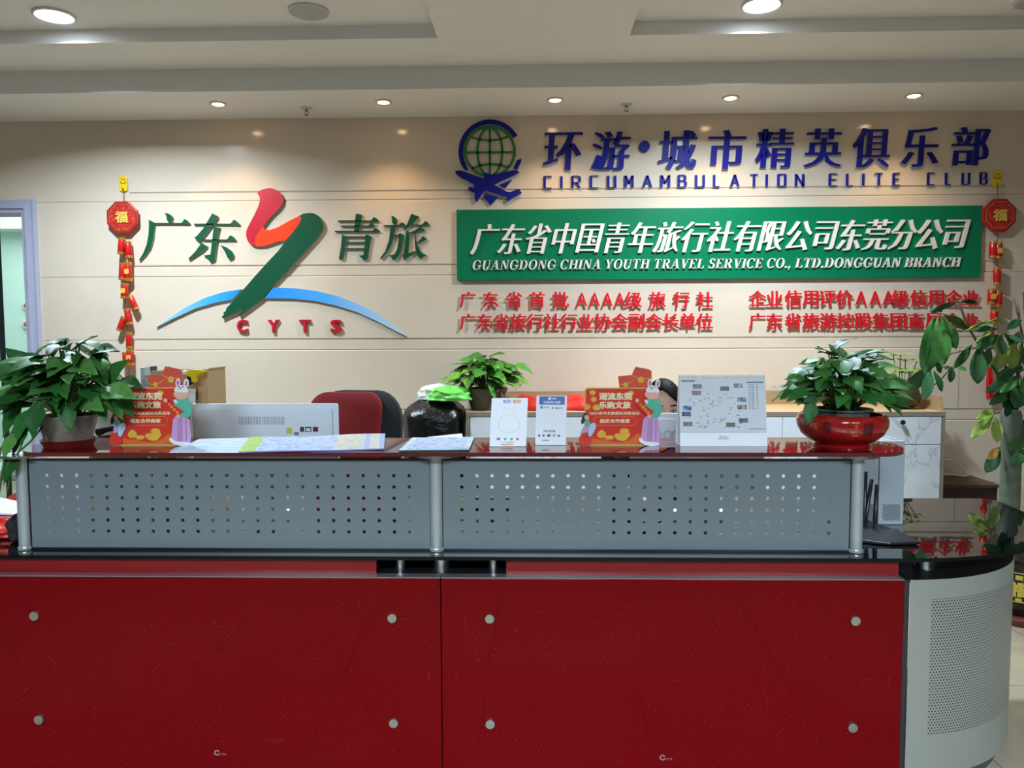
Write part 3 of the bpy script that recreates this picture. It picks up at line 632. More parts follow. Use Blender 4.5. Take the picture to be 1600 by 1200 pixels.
# serif capitals for the English line
def ser(ch):
    T, H, q, sv = 0.20, 0.065, 0.055, 0.085            # stem, hairline, serif thickness, serif overhang
    R = []; 
    def stem(x, w=T, top=True, bot=True, z0=0, z1=1):
        R.append([(x, z0), (x + w, z0), (x + w, z1), (x, z1)])
        if bot: R.append([(x - sv, z0), (x + w + sv, z0), (x + w + sv, z0 + q), (x - sv, z0 + q)])
        if top: R.append([(x - sv, z1 - q), (x + w + sv, z1 - q), (x + w + sv, z1), (x - sv, z1)])
    def bar(x0, x1, z, h=H): R.append([(x0, z - h / 2), (x1, z - h / 2), (x1, z + h / 2), (x0, z + h / 2)])
    def dia(x0, z0, x1, z1, w): R.append([(x0, z0), (x0 + w, z0), (x1 + w, z1), (x1, z1)])
    def bowl(cx, cz, rx, rz, a0, a1, th=T, n=20):
        o, i = [], []
        for k_ in range(n + 1):
            a = math.radians(a0 + (a1 - a0) * k_ / n); tt = H + (th - H) * abs(math.cos(a))
            o.append((cx + rx * math.cos(a), cz + rz * math.sin(a))); i.append((cx + (rx - tt) * math.cos(a), cz + (rz - tt * 0.6 - 0.02) * math.sin(a)))
        for k_ in range(n): R.append([o[k_], o[k_ + 1], i[k_ + 1], i[k_]])
    w = 0.8
    if ch == 'I': stem(.09); w = .38
    elif ch == 'H': stem(.09); stem(.60); bar(.2, .7, .52); w = .9
    elif ch == 'L': stem(.09, top=True); bar(.1, .66, .03); R.append([(.58, 0), (.68, 0), (.70, .28), (.64, .28)]); w = .72
    elif ch == 'E': stem(.09); bar(.1, .62, .97); bar(.1, .64, .03); bar(.2, .5, .52); R.append([(.58, 0), (.66, 0), (.70, .26), (.64, .26)]); R.append([(.57, 1), (.65, 1), (.65, .76), (.61, .76)]); R.append([(.46, .40), (.5, .40), (.5, .64), (.46, .64)]); w = .74
    elif ch == 'T': stem(.28, top=False); bar(.02, .74, .97); R.append([(.02, .74), (.06, .74), (.1, 1), (.02, 1)]); R.append([(.70, .74), (.74, .74), (.74, 1), (.66, 1)]); w = .78
    elif ch == 'N': stem(.12, .07); stem(.68, .07); dia(.62, 0, .08, 1, .2); w = .9
    elif ch == 'A': dia(.05, 0, .38, 1, .06); dia(.58, 0, .30, 1, .21); bar(.18, .6, .34); bar(-.03, .2, q / 2, q); bar(.5, .88, q / 2, q); w = .86
    elif ch == 'V': dia(.34, 0, .04, 1, .21); dia(.40, 0, .66, 1, .06); bar(-.04, .34, 1 - q / 2, q); bar(.56, .82, 1 - q / 2, q); w = .82
    elif ch == 'Y': dia(.28, .45, .02, 1, .2); dia(.40, .45, .64, 1, .06); stem(.28, top=False, z1=.5); bar(-.05, .3, 1 - q / 2, q); bar(.54, .8, 1 - q / 2, q); w = .8
    elif ch == 'U': R.append([(.09, .3), (.29, .3), (.29, 1), (.09, 1)]); bar(0, .38, 1 - q / 2, q); R.append([(.66, .3), (.73, .3), (.73, 1), (.66, 1)]); bar(.58, .82, 1 - q / 2, q); bowl(.41, .32, .32, .34, 180, 360, .2); w = .86
    elif ch == 'O': bowl(.43, .5, .42, .52, 0, 360, .2, 32); w = .88
    elif ch == 'C': bowl(.43, .5, .42, .52, 42, 318, .2, 26); R.append([(.70, .66), (.76, .66), (.76, .98), (.70, .86)]); w = .82
    elif ch == 'G': bowl(.43, .5, .42, .52, 42, 325, .2, 26); R.append([(.70, .66), (.76, .66), (.76, .98), (.70, .86)]); R.append([(.62, .06), (.80, .1), (.80, .45), (.62, .45)]); bar(.52, .90, .45, q); w = .9
    elif ch == 'D': stem(.09); bowl(.36, .5, .46, .5, -90, 90, .2, 20); bar(.1, .38, .97); bar(.1, .38, .03); w = .88
    elif ch == 'B': stem(.09); bowl(.40, .75, .32, .25, -90, 90, .18, 14); bowl(.40, .27, .36, .27, -90, 90, .19, 14); bar(.1, .42, .97); bar(.1, .42, .03); bar(.1, .42, .52); w = .82
    elif ch == 'R': stem(.09); bowl(.38, .74, .34, .26, -90, 90, .18, 14); bar(.1, .4, .97); bar(.1, .4, .49); dia(.60, 0, .36, .5, .22); bar(.66, .9, q / 2, q); w = .86
    elif ch == 'S': 
        bowl(.34, .74, .28, .28, 30, 270, .19, 16); bowl(.34, .27, .30, .29, -150, 90, .19, 16); R.append([(.53, .70), (.58, .70), (.58, 1.0), (.53, .9)]); R.append([(.04, .0), (.09, .1), (.09, .34), (.04, .34)]); w = .68
    elif ch == '.': R.append(ellipse(.12, .10, .11, .11, n=12)); w = .28
    elif ch == ',': R.append(ellipse(.12, .10, .11, .11, n=12)); R.append([(.16, .06), (.23, .10), (.10, -.2), (.04, -.18)]); w = .28
    return R, w
s = 'GUANGDONG CHINA YOUTH TRAVEL SERVICE CO., LTD.DONGGUAN BRANCH'
lay = []; x = 0
for ch in s:
    if ch == ' ': x += 0.34; continue
    R, w = ser(ch); lay.append((ch, R, x)); x += w + 0.07
A0, A1 = P(737, 415.5, HY), P(1504, 407.5, HY); hh = 0.0666; zb = (P(737, 423, HY).z + P(1504, 415.5, HY).z) / 2 
for ch, R, x_ in lay:
    b = B()
    for pol in R:
        q = [(x_ + a + 0.22 * (c - 0.0) * 0.9, c) for a, c in pol]
        b.prism([(A0.x + a / (x + .12) * (A1.x - A0.x), zb + c * hh) for a, c in q], HY + 0.004, GY - 0.0005)
    b.obj('letter', m_letter, t)
# --- red slogans
def slogan(label, items, bw=0.020, dh=24.0):
    t = thing('slogan_line', label, 'wall lettering', P(items[0][1], items[0][2], WY), 'red slogan lines')
    for ch, cx, cy in items:
        v = heavy(ch, bw, .008)[0]; w = max(p[0] for p in v) - min(p[0] for p in v); h = max(p[1] for p in v) - min(p[1] for p in v); c = P(cx, cy, WY - 0.01)
        latin = ord(ch) < 200; em = 0.1164; sh = h * em * (1.13 if latin else 1); sw = w * em * (0.9 if latin else 1.04)
        b = put_glyph(B(), ch, (c.x - sw / 2, c.x + sw / 2, c.z - sh / 2, c.z + sh / 2), Y1 - 0.021, Y1 - 0.014, bw, 0.008)
        hi = max(b.v, key=lambda p: p.z); lo = min(b.v, key=lambda p: p.z)         # two short pins hold the plate off the tiles
        for q, s_ in ((hi, -1), (lo, 1)): b.box(q.x - .0015, q.x + .0015, Y1 - .015, Y1, q.z + s_ * .004 - .0015, q.z + s_ * .004 + .0015)
        b.obj('character', m_slogan, t)
z2 = lambda xs: [690 + x / 1.758 for x in xs]
L1 = list(zip('广东省首批AAAA级旅行社', z2([72, 135, 199, 262, 327, 385, 420, 455, 489, 527, 592, 658, 722])))
slogan('upper left red slogan line, spaced characters with four letters A, under the green board', [(c, x, 468.3 - (x - 730) * 0.0) for c, x in L1])
slogan('lower left red slogan line of fifteen evenly set characters under the green board', [(c, 731 + (1100.5 - 731) * i / 14, 502.8 - 1.0 * i / 14) for i, c in enumerate('广东省旅行社行业协会副会长单位')])
slogan('upper right red slogan line with three letters A, under the green board', [(c, x, 466.3 - (x - 1183) * 0.003) for c, x in zip('企业信用评价AAA级信用企业', (1183, 1209.5, 1238.5, 1265.5, 1292, 1318.5, 1344.5, 1366.5, 1387, 1405.5, 1434, 1461, 1489, 1516))])
slogan('lower right red slogan line, its end hidden behind the leaves of the money tree', [(c, x, 501.8 - (x - 1183) * 0.003) for c, x in zip('广东省旅游控股集团直属企业', (1182.5, 1209.5, 1238.5, 1266, 1293, 1320, 1347.5, 1375, 1402.5, 1430, 1457.5, 1487, 1515))])
# --- green characters beside the emblem, traced from their own brush-cut shapes
def tri(x0, zt, xp, x1, zb, w): return [(x0, zb), (xp, zt), (xp + (x1 - xp) * .55, zt + (zb - zt) * .38), (x1, zb - 8), (x1 - 8, zb + w), (x0, zb + w)]
def rc(x0, x1, y0, y1): return [(x0, y0), (x1, y0), (x1, y1), (x0, y1)]
G1 = [[(420, 112), (470, 120), (520, 150), (542, 185), (530, 220), (500, 238), (475, 235), (455, 210), (450, 170), (440, 135)], rc(285, 660, 251, 268), [(650, 268), (700, 197), (745, 225), (778, 262), (765, 270)],
      [(205, 208), (295, 258), (288, 330), (270, 470), (235, 590), (170, 690), (85, 775), (68, 768), (130, 670), (175, 550), (200, 420), (207, 300)]]
G2 = [[(1085, 120), (1165, 160), (1165, 185), (920, 510), (895, 515), (845, 470), (840, 448), (870, 435), (960, 330)], rc(830, 1340, 262, 279), [(1325, 280), (1385, 205), (1430, 235), (1465, 272), (1462, 282)],
      rc(950, 1290, 481, 496), [(1278, 496), (1335, 422), (1375, 445), (1412, 486), (1408, 496)], [(1105, 310), (1190, 318), (1170, 400), (1160, 470), (1120, 770), (1090, 785), (1050, 795), (1030, 745), (965, 705), (1000, 700), (1060, 690), (1085, 480)],
      [(935, 530), (1018, 580), (960, 640), (765, 765), (752, 750), (850, 650)], [(1198, 560), (1280, 590), (1350, 640), (1380, 690), (1370, 740), (1320, 760), (1300, 740), (1260, 650)]]
G3 = [[(410, 82), (440, 82), (500, 98), (495, 130), (450, 330), (440, 345), (385, 325), (400, 180)], rc(160, 620, 172, 187), [(610, 190), (660, 125), (705, 150), (730, 180), (725, 192)], rc(200, 590, 245, 258), [(575, 258), (620, 205), (655, 225), (672, 255)],
      rc(118, 640, 317, 331), [(630, 332), (680, 275), (715, 295), (745, 322), (740, 335)], [(220, 370), (282, 395), (270, 440), (240, 690), (230, 710), (190, 720), (175, 705), (205, 540)],
      [(545, 380), (575, 370), (630, 400), (605, 520), (580, 690), (560, 715), (510, 725), (490, 690), (445, 662), (480, 662), (515, 655), (530, 540)], rc(275, 560, 394, 408), rc(265, 545, 473, 487), rc(255, 530, 559, 573)]
G4 = [[(900, 105), (950, 125), (985, 165), (980, 215), (945, 235), (915, 205), (915, 150)], rc(795, 1030, 238, 251), [(1000, 252), (1050, 195), (1085, 220), (1105, 246)], [(890, 245), (970, 262), (950, 330), (930, 430), (900, 520), (850, 610), (760, 705), (745, 700), (820, 600), (870, 450), (885, 330)],
      rc(940, 1020, 373, 386), [(1020, 342), (1080, 378), (1065, 430), (1040, 570), (1010, 660), (960, 715), (925, 722), (905, 690), (870, 655), (905, 655), (950, 640), (985, 570), (1005, 430), (1000, 380)],
      [(1180, 80), (1285, 120), (1275, 140), (1200, 215), (1085, 305), (1072, 295), (1120, 230), (1150, 160)], rc(1180, 1350, 231, 244), [(1320, 246), (1375, 178), (1415, 205), (1440, 240)], [(1305, 262), (1370, 305), (1365, 320), (1260, 328), (1170, 345), (1170, 335), (1230, 310)],
      [(1110, 312), (1168, 340), (1155, 430), (1140, 630), (1235, 600), (1245, 610), (1080, 725), (1055, 655), (1075, 640), (1085, 560), (1100, 420)], [(1225, 335), (1240, 335), (1245, 430), (1265, 510), (1300, 590), (1340, 635), (1395, 652), (1345, 680), (1310, 715), (1265, 660), (1240, 590), (1228, 480)],
      [(1340, 390), (1395, 425), (1390, 440), (1270, 495), (1260, 488), (1290, 455)]]
def traced(pts, ox, oy, sc, d=WY - 0.012): return [(q.x, q.z) for q in (P(ox + x / sc, oy + y / sc, d) for x, y in pts)]
for lb, sets, ox, oy in (('pair of raised dark green characters left of the red and green emblem', (G1, G2), 210, 320), ('pair of raised dark green characters right of the red and green emblem', (G3, G4), 510, 325)):
    t = thing('green_character_sign', lb, 'wall lettering', P(ox + 90, oy + 50, WY), 'green characters beside the emblem')
    for gset in sets:
        b = B()
        for pol in gset: b.prism(traced(pol, ox, oy, 8.889), Y1 - 0.017, Y1, 0, 1)
        b.obj('character', [m_sgreen, m_gedge], t)
# --- emblem
t = thing('travel_emblem', 'red orange and green brush-stroke emblem over a blue arc', 'wall emblem', P(440, 400, WY))
e3 = lambda pts: traced(pts, 340, 280, 5.217)
B().prism(e3(soften([(322, 108), (380, 80), (430, 73), (480, 85), (520, 120), (540, 165), (530, 210), (495, 255), (440, 305), (405, 350), (375, 388), (340, 430), (305, 490), (305, 530), (325, 550), (280, 540), (250, 510), (235, 460), (240, 415), (270, 355), (310, 280), (345, 200), (350, 150)])), Y1 - 0.022, Y1, 0, 1).obj('red_stroke', [m_sred, m_gedge], t)
B().prism(e3([(375, 388), (390, 412), (430, 415), (490, 395), (580, 345), (670, 300), (690, 320), (665, 370), (620, 430), (555, 505), (510, 505), (450, 525), (390, 545), (325, 550), (305, 525), (303, 490), (340, 430)]), Y1 - 0.022, Y1, 0, 1).obj('orange_stroke', [m_sorange, m_gedge], t)
B().prism(e3([(670, 300), (705, 283), (740, 277), (775, 277), (800, 285), (828, 303), (850, 330), (864, 358), (868, 385), (864, 410), (855, 430), (800, 500), (690, 620), (560, 760), (440, 885), (370, 975), (270, 1050), (180, 1115), (175, 1108), (215, 1060), (220, 1042), (150, 1090), (120, 1100), (45, 1135), (40, 1120), (70, 1095), (45, 1098), (75, 1070), (75, 1055), (140, 985), (250, 860), (400, 690), (500, 585), (560, 505), (620, 430), (665, 370), (690, 320)]), Y1 - 0.024, Y1, 0, 1).obj('green_stroke', [m_sgreen, m_gedge], t)
e5 = lambda pts: traced(pts, 230, 290, 3.7209)
off = t.location.x
m_arcl = grad_mat('blue_arc_left', P(245, 490, WY).x - off, P(378, 460, WY).x - off, [(0, (150, 200, 235)), (0.6, (70, 165, 235)), (1, (16, 134, 235))])
m_arcr = grad_mat('blue_arc_right', P(412, 460, WY).x - off, P(637, 490, WY).x - off, [(0, (16, 134, 235)), (0.45, (80, 165, 230)), (1, (190, 215, 230))])
B().prism(e5([(55, 823), (130, 770), (220, 710), (330, 655), (440, 620), (550, 602), (495, 662), (400, 680), (280, 715), (160, 770)]), Y1 - 0.017, Y1, 0, 1).obj('blue_arc', [m_arcl, m_gedge], t)
B().prism(e5([(735, 593), (860, 597), (980, 612), (1100, 640), (1220, 685), (1330, 740), (1420, 800), (1515, 880), (1440, 842), (1330, 785), (1220, 735), (1090, 695), (960, 668), (840, 657), (680, 655)]), Y1 - 0.017, Y1, 0, 1).obj('blue_arc', [m_arcr, m_gedge], t)
t = thing('initials_sign', 'four widely spaced red capital letters under the blue arc', 'wall lettering', P(455, 510, WY))
for ch, x0, x1 in (('C', 371, 387), ('Y', 419, 436.5), ('T', 468.5, 485), ('S', 517, 534)):
    put_glyph(B(), ch, px_box(x0, 499.5, x1, 519.5, WY - 0.01), Y1 - 0.02, Y1, 0.035, 0.03).obj('letter', m_sred, t)

# ------------------------------------------------------------------ firecracker hangings
m_fred = mat('firecracker_red', (190, 28, 26), 0.25, var=0.2, scale=60)
m_gold = mat('gold_foil', (222, 170, 70), 0.28, 0.75, var=0.25, scale=80)
m_goldp = mat('gold_print', (226, 186, 84), 0.4, 0.2)
m_cord = mat('red_cord', (150, 26, 30), 0.7)
m_octr = mat('red_plaque', (176, 24, 34), 0.35)
m_octi = print_mat('patterned_red_paper', [(160, 22, 26), (184, 40, 36), (196, 90, 66), (172, 26, 30)], 60)
m_yel = mat('yellow_hook', (232, 196, 40), 0.35)
m_smile = mat('black_print', (40, 32, 20), 0.5)
def cracker(t, a, c, r, label=True):
    a, c = Vector(a), Vector(c); L = (c - a).length; q = (c - a).to_track_quat('Z', 'Y').to_matrix()
    place = lambda b: b.move(lambda p: a + q @ p)
    o = place(B().lathe((0, 0, 0), [(0.0, 0), (r * .8, 0), (r, r * .25), (r, L - r * .25), (r * .8, L), (0, L)], 20)).obj('firecracker', m_fred, t, smooth=40)
    for z0, z1 in ((0.02 * L, .16 * L), (.84 * L, .98 * L)): place(B().lathe((0, 0, 0), [(r * 1.02, z0), (r * 1.05, (z0 + z1) / 2), (r * 1.02, z1)], 20)).obj('gold_band', m_gold, o, smooth=40)
    if label:
        m = (a + c) / 2; b = B(); w = r * .62
        b.prism([(m.x + x, m.z + z) for x, z in rrect(-w, w, -w * 1.1, w * 1.1, w * .4, 3)], m.y - r * 1.06, m.y - r * .7); b.obj('gold_label', m_goldp, o)
def hanging(hx, hook_y, ocx, ocy, orr, parts, cord_px, lb, hl, tassel=None, glyph_turn=0):
    d = WY - 0.045
    h = thing('adhesive_hook', hl, 'wall hook', P(hx, hook_y, WY), 'yellow smiling hooks')
    c = P(hx, hook_y, WY - 0.01); w, hh_ = 0.031, 0.055
    B().prism([(c.x + x, c.z + z) for x, z in rrect(-w, w, -hh_, hh_, 0.022)], Y1 - 0.012, Y1).obj('hook_plate', m_yel, h, bevel=0.003)
    b = B(); yy = Y1 - 0.0125; cz = c.z + 0.019
    for s_ in (-1, 1): b.prism([(c.x + s_ * 0.0096 + x, cz + 0.0096 + z) for x, z in ellipse(0, 0, 0.0036, 0.006, n=10)], yy, Y1 - 0.011)
    b.band([(c.x + 0.0216 * math.cos(math.radians(a)), cz + 0.0024 + 0.0216 * math.sin(math.radians(a))) for a in range(200, 341, 14)], 0.005, yy, Y1 - 0.011)
    b.obj('smile', m_smile, h)
    b = B(); b.tube([(c.x, Y1 - 0.012, c.z - 0.03), (c.x, Y1 - 0.03, c.z - 0.034), (c.x, Y1 - 0.034, c.z - 0.022)], 0.004, 8); b.obj('hook_prong', m_yel, h)
    oc = P(ocx, ocy, WY - 0.03); t = thing('firecracker_hanging', lb, 'wall hanging', oc, 'red firecracker hangings')
    R = orr * WY / F_PX; R8 = [(oc.x + R / math.cos(PI / 8) * math.cos(PI / 8 + k_ * PI / 4), oc.z + R / math.cos(PI / 8) * math.sin(PI / 8 + k_ * PI / 4)) for k_ in range(8)]
    sc = lambda f: [(oc.x + (x - oc.x) * f, oc.z + (z - oc.z) * f) for x, z in R8]
    B().prism(R8, WY - 0.05, WY - 0.0295).obj('plaque', m_octr, t, bevel=0.006)
    B().prism(sc(0.80), WY - 0.052, WY - 0.049).obj('paper_face', m_octi, t)
    b = B(); n = 8
    i8, o8 = sc(0.80), sc(0.84)
    for k_ in range(8): b.prism([i8[k_], i8[(k_ + 1) % 8], o8[(k_ + 1) % 8], o8[k_]], WY - 0.0535, WY - 0.049)
    b.obj('gold_rim', m_gold, t)
    g_ = R * 0.40
    put_glyph(B(), '福', (oc.x - g_, oc.x + g_, oc.z - g_ * .9, oc.z + g_ * .9), WY - 0.060, WY - 0.052, 0.04, 0.03).obj('gold_character', m_goldp, t)
    B().tube([P(hx, hook_y + 7, WY - 0.03), P(ocx, ocy - orr + 2, WY - 0.03)], 0.0025, 6).obj('hanging_cord', m_cord, t)
    B().tube([P(*q, WY - 0.032) for q in cord_px], 0.0022, 6).obj('string', m_cord, t)
    for a, c2, r, l in parts: cracker(t, P(*a, d), P(*c2, d), r * WY / F_PX, l)
    if tassel:
        b = B(); (tx, ty), (bx_, by_) = tassel; p0, p1 = P(tx, ty, d), P(bx_, by_, d); rnd = random.Random(4)
        b.ball(p0, 0.022, 0.022, 0.036, 14, 8)
        for k_ in range(26):
            o_ = Vector((rnd.uniform(-.024, .024), rnd.uniform(-.017, .017), 0)); b.tube([p0 + o_ * .3, (p0 + p1) / 2 + o_ * .8, p1 + o_ + Vector((0, 0, rnd.uniform(-.02, .03)))], 0.003, 5)
        b.obj('tassel', mat('red_tassel', (206, 24, 20), 0.6), t)
hanging(192.5, 287, 193, 340, 24.5, [((191, 371), (189, 398), 5.4, False), ((199.5, 377), (202, 404), 5.2, False), ((192, 411), (191, 438), 5.4, False), ((200, 409), (201, 440), 5.6, True), ((195, 442), (194.5, 467), 5.6, True),
         ((203, 462), (213.5, 485), 4.6, False), ((198, 482), (202.5, 508), 4.8, False), ((194.5, 495), (186.5, 517), 5.0, False), ((201.5, 519), (201.5, 545), 4.6, False), ((203, 546), (203.5, 571), 5.6, True), ((196, 550), (197, 573), 4.8, False), ((200, 588), (201, 610), 4.6, False)],
        [(193, 364), (195, 410), (196, 470), (199, 520), (202, 575), (200, 600)], 'red octagonal plaque and firecracker string hanging at the left of the wall', 'yellow smiling hook holding the left firecracker string')
hanging(1558.5, 279, 1559.5, 337, 24.5, [((1552, 377), (1551, 404), 5.4, False), ((1560, 379), (1559.5, 405), 5.6, True), ((1557.5, 417), (1558, 446), 5.2, False), ((1550, 451), (1549, 476), 5.8, True), ((1560, 454), (1559, 480), 5.6, False), ((1554, 484), (1553.5, 506), 5.6, False), ((1548, 512), (1547, 532), 5, False)],
        [(1559, 362), (1558, 420), (1555, 490), (1547, 560)], 'red octagonal plaque and firecracker string with tassel, behind the money tree', 'yellow smiling hook holding the right firecracker string', tassel=((1545.5, 566), (1547, 622)))

# ================================================================== PLANTS
m_pothos = leaf_mat('pothos_leaf', (26, 74, 30), (46, 108, 44), (92, 146, 74), 0.48)
m_pothos2 = leaf_mat('pothos_leaf_light', (40, 100, 36), (74, 138, 50), (120, 168, 70), 0.42)
m_stem = mat('leaf_stalk', (96, 124, 58), 0.5, var=0.25)
m_soil = mat('potting_soil', (42, 32, 24), 0.95, var=0.4, scale=60, bump=0.6)
def leaf(b, p, fwd, nrm, L, Wd, droop=0.25, fold=0.18, kind='heart', mi=0, twist=0.0):
    f = fwd.normalized(); n = (nrm - f * nrm.dot(f)).normalized(); s = f.cross(n)
    if twist: n, s = (n * math.cos(twist) + s * math.sin(twist)), (s * math.cos(twist) - n * math.sin(twist))
    if kind == 'heart': st = [(-.06, .30), (.02, .74), (.14, .98), (.30, 1.0), (.46, .86), (.62, .64), (.78, .38), (.90, .16), (1.0, .01)]
    elif kind == 'ovate': st = [(0, .05), (.12, .36), (.28, .70), (.45, .94), (.60, 1.0), (.74, .90), (.86, .62), (.94, .34), (1.0, .03)]
    else: st = [(0, .06), (.15, .55), (.35, .95), (.55, 1.0), (.75, .78), (.9, .4), (1.0, .02)]
    o = len(b.v); h = Wd / 2
    for i, (t, w) in enumerate(st):
        c = p + f * (t * L) - n * (droop * L * t * t)
        for j, u in enumerate((-1, -.5, 0, .5, 1)):
            tb = (-0.10 * L if (kind == 'heart' and i == 0 and abs(u) > .2) else 0)
            b.v.append(c + s * (u * w * h) + n * (fold * abs(u) * w * h - 0.10 * h * (u * u) * w) + f * tb + n * (0.02 * L * math.sin(9 * t + 3 * u)))
    for i in range(len(st) - 1):
        for j in range(4): b.f.append([o + i * 5 + j, o + i * 5 + j + 1, o + (i + 1) * 5 + j + 1, o + (i + 1) * 5 + j]); b.m.append(mi)
def pothos(t, base, n, rx, ry, h, size, seed, mats, extra=(), r0=0.05, zlow=0.02, up=0.0):
    rnd = random.Random(seed); b = B(); s = B(); base = Vector(base)
    tips = []
    for i in range(n):
        az = i * 2.39996 + rnd.uniform(-.4, .4); k = math.sqrt((i + .5) / n)
        el = 1 - k ** 2.6; s_ = 1 if rnd.random() < .6 else rnd.uniform(.45, .85)
        q = base + Vector((rx * k * math.cos(az) * rnd.uniform(.8, 1.08) * s_, ry * k * math.sin(az) * rnd.uniform(.8, 1.08) * s_, zlow + h * (0.16 + .84 * el * (.5 + .5 * s_)) * rnd.uniform(.6, 1.04)))
        tips.append((q, az, k))
    for q, az, k in tips:
        out = Vector((math.cos(az), math.sin(az), 0)); fw = (out * (0.55 + .6 * k) + Vector((rnd.uniform(-.5, .5), rnd.uniform(-.5, .5) - .25, rnd.uniform(-.55, .35) + up)))
        nr = Vector((out.x * .3 + rnd.uniform(-.4, .4), out.y * .3 - .35 + rnd.uniform(-.3, .3), 1)); L = size * rnd.uniform(.72, 1.15)
        leaf(b, q, fw, nr, L, L * rnd.uniform(.60, .76), rnd.uniform(.1, .4), rnd.uniform(.15, .4))
        root = base + Vector((r0 * math.cos(az) * rnd.uniform(.2, 1), r0 * math.sin(az) * rnd.uniform(.2, 1), 0))
        mid = (root + q) / 2 + Vector((0, 0, .25 * (q - root).length * .6)) - out * .01
        s.tube([root, root * .5 + mid * .5 + Vector((0, 0, .005)), mid, q], [.0032, .003, .0026, .002], 6)
    for (q, fw, nr, L, mid) in extra:
        q, fw, nr = Vector(q), Vector(fw), Vector(nr); q = q - fw.normalized() * L * .5; leaf(b, q, fw, nr, L, L * .7, .2, .25)
        s.tube([base, (base + Vector(mid)) / 2 + Vector((0, 0, .02)), Vector(mid), q], [.0034, .003, .003, .002], 6)
    b.obj('foliage', mats, t, smooth=True); s.obj('stalks', m_stem, t, smooth=True)

SH = 1.1052
# --- pothos in the ribbed pot at the left end of the shelf
c = Vector((P(108, 700, 2.60).x, 2.60, SH)); t = thing('potted_pothos', 'bushy pothos in a stone-grey pot on a red saucer, trailing over the left shelf end', 'potted plant', c)
m_rpot = mat('stone_grey_pot', (128, 116, 104), 0.55, var=0.3, scale=26, bump=0.3, aniso=(1, 1, 3))
B().lathe(c, [(0.0, 0.014), (0.072, 0.014), (0.080, 0.05), (0.092, 0.097), (0.097, 0.100), (0.097, 0.108), (0.090, 0.108), (0.085, 0.098), (0.0, 0.096)], 40).obj('pot', m_rpot, t, smooth=40)
B().lathe(c, [(0.0, 0.0), (0.076, 0.0), (0.088, 0.024), (0.084, 0.025), (0.074, 0.008), (0.0, 0.008)], 36).obj('saucer', mat('red_saucer', (108, 22, 20), 0.3), t, smooth=40)
B().lathe(c, [(0.084, 0.0985), (0.05, 0.1), (0.0, 0.104)], 24).obj('soil', m_soil, t, smooth=True)
rnd = random.Random(3); ex = []
for px, py, d, L in ((20, 600, 2.55, .10), (8, 625, 2.5, .11), (12, 660, 2.5, .10), (30, 668, 2.47, .09), (10, 700, 2.46, .08), (25, 690, 2.48, .09), (12, 735, 2.46, .09), (52, 660, 2.45, .10), (4, 575, 2.6, .11), (106, 655, 2.47, .085), (145, 632, 2.46, .10), (188, 612, 2.48, .12), (28, 560, 2.62, .11), (152, 560, 2.6, .10), (182, 577, 2.56, .11), (205, 598, 2.58, .09), (160, 645, 2.5, .06)):
    q = P(px, py, d); out = (q - (c + Vector((0, 0, .12)))); ex.append((q, Vector((out.x * 2.2, -.25, -.55 if py > 640 else -.05 if py > 590 else .5)), (out.x, -.9, .8), L, (q + c + Vector((0, -.03, .22))) / 2 + Vector((0, 0, .04))))
pothos(t, c + Vector((0, 0, .10)), 118, 0.185, 0.15, 0.25, 0.098, 11, m_pothos, ex)
b = B()
for pts in ([(70, 640), (30, 655), (18, 690), (14, 730), (10, 775)], [(60, 650), (34, 690), (22, 720), (17, 745)], [(80, 650), (50, 690), (35, 705), (26, 740), (24, 765)], [(30, 668), (5, 700), (2, 740), (6, 770)]):
    b.tube([P(x, y, 2.5 if i else 2.55) + Vector((0, -.05 * i / len(pts), 0)) for i, (x, y) in enumerate(pts)], .0034, 6)
b.obj('trailing_vines', mat('vine_stalk', (74, 92, 58), 0.6, var=0.3), t, smooth=True)

# --- red ceramic bowl with pothos
c = Vector((P(1317, 690, 2.60).x, 2.612, SH)); t = thing('bowl_pothos', 'glossy red ceramic bowl of pothos with painted black characters on the right shelf end', 'potted plant', c)
m_bowl = mat('red_ceramic', (152, 22, 20), 0.12, var=0.22, scale=7, coat=0.6)
bprof = [(0.0, 0.0), (0.088, 0.0), (0.090, 0.006), (0.084, 0.010), (0.105, 0.020), (0.132, 0.042), (0.1445, 0.068), (0.146, 0.088), (0.140, 0.104), (0.132, 0.110), (0.124, 0.108), (0.128, 0.09), (0.12, 0.05), (0.08, 0.03), (0.0, 0.03)]
bw = B().lathe(c, bprof, 56).obj('bowl', m_bowl, t, smooth=50)
def on_bowl(b, lift=0.0008):
    def f(p):
        z = p.z; ps = bprof[4:9]; r = ps[-1][0]
        for (r0, h0), (r1, h1) in zip(ps, ps[1:]):
            if h0 <= z <= h1: r = r0 + (r1 - r0) * (z - h0) / (h1 - h0)
        a = p.x / .145; r += lift + abs(p.y) * 0; return c + Vector((r * math.sin(a), -r * math.cos(a), z))
    return b.move(f)
m_ink = mat('ink_glaze', (52, 18, 30), 0.3)
for ch, bx in (('福', (0.008, 0.046, 0.050, 0.092)), ('寿', (-.118, -.086, 0.054, 0.092))): on_bowl(put_glyph(B(), ch, bx, 0, 0, .02, .01, flat=True)).obj('painted_character', m_ink, bw)
b = B()
for x0, x1, z0, z1 in ((-.022, -.019, .048, .094), (-.003, 0, .048, .094), (-.019, -.003, .091, .094), (-.019, -.003, .048, .051)): b.add([(x0, 0, z0), (x1, 0, z0), (x1, 0, z1), (x0, 0, z1)], [(0, 1, 2, 3)])
put_glyph(b, '吉', (-.018, -.006, .073, .088), 0, 0, flat=True); put_glyph(b, '祥', (-.018, -.006, .054, .069), 0, 0, flat=True)
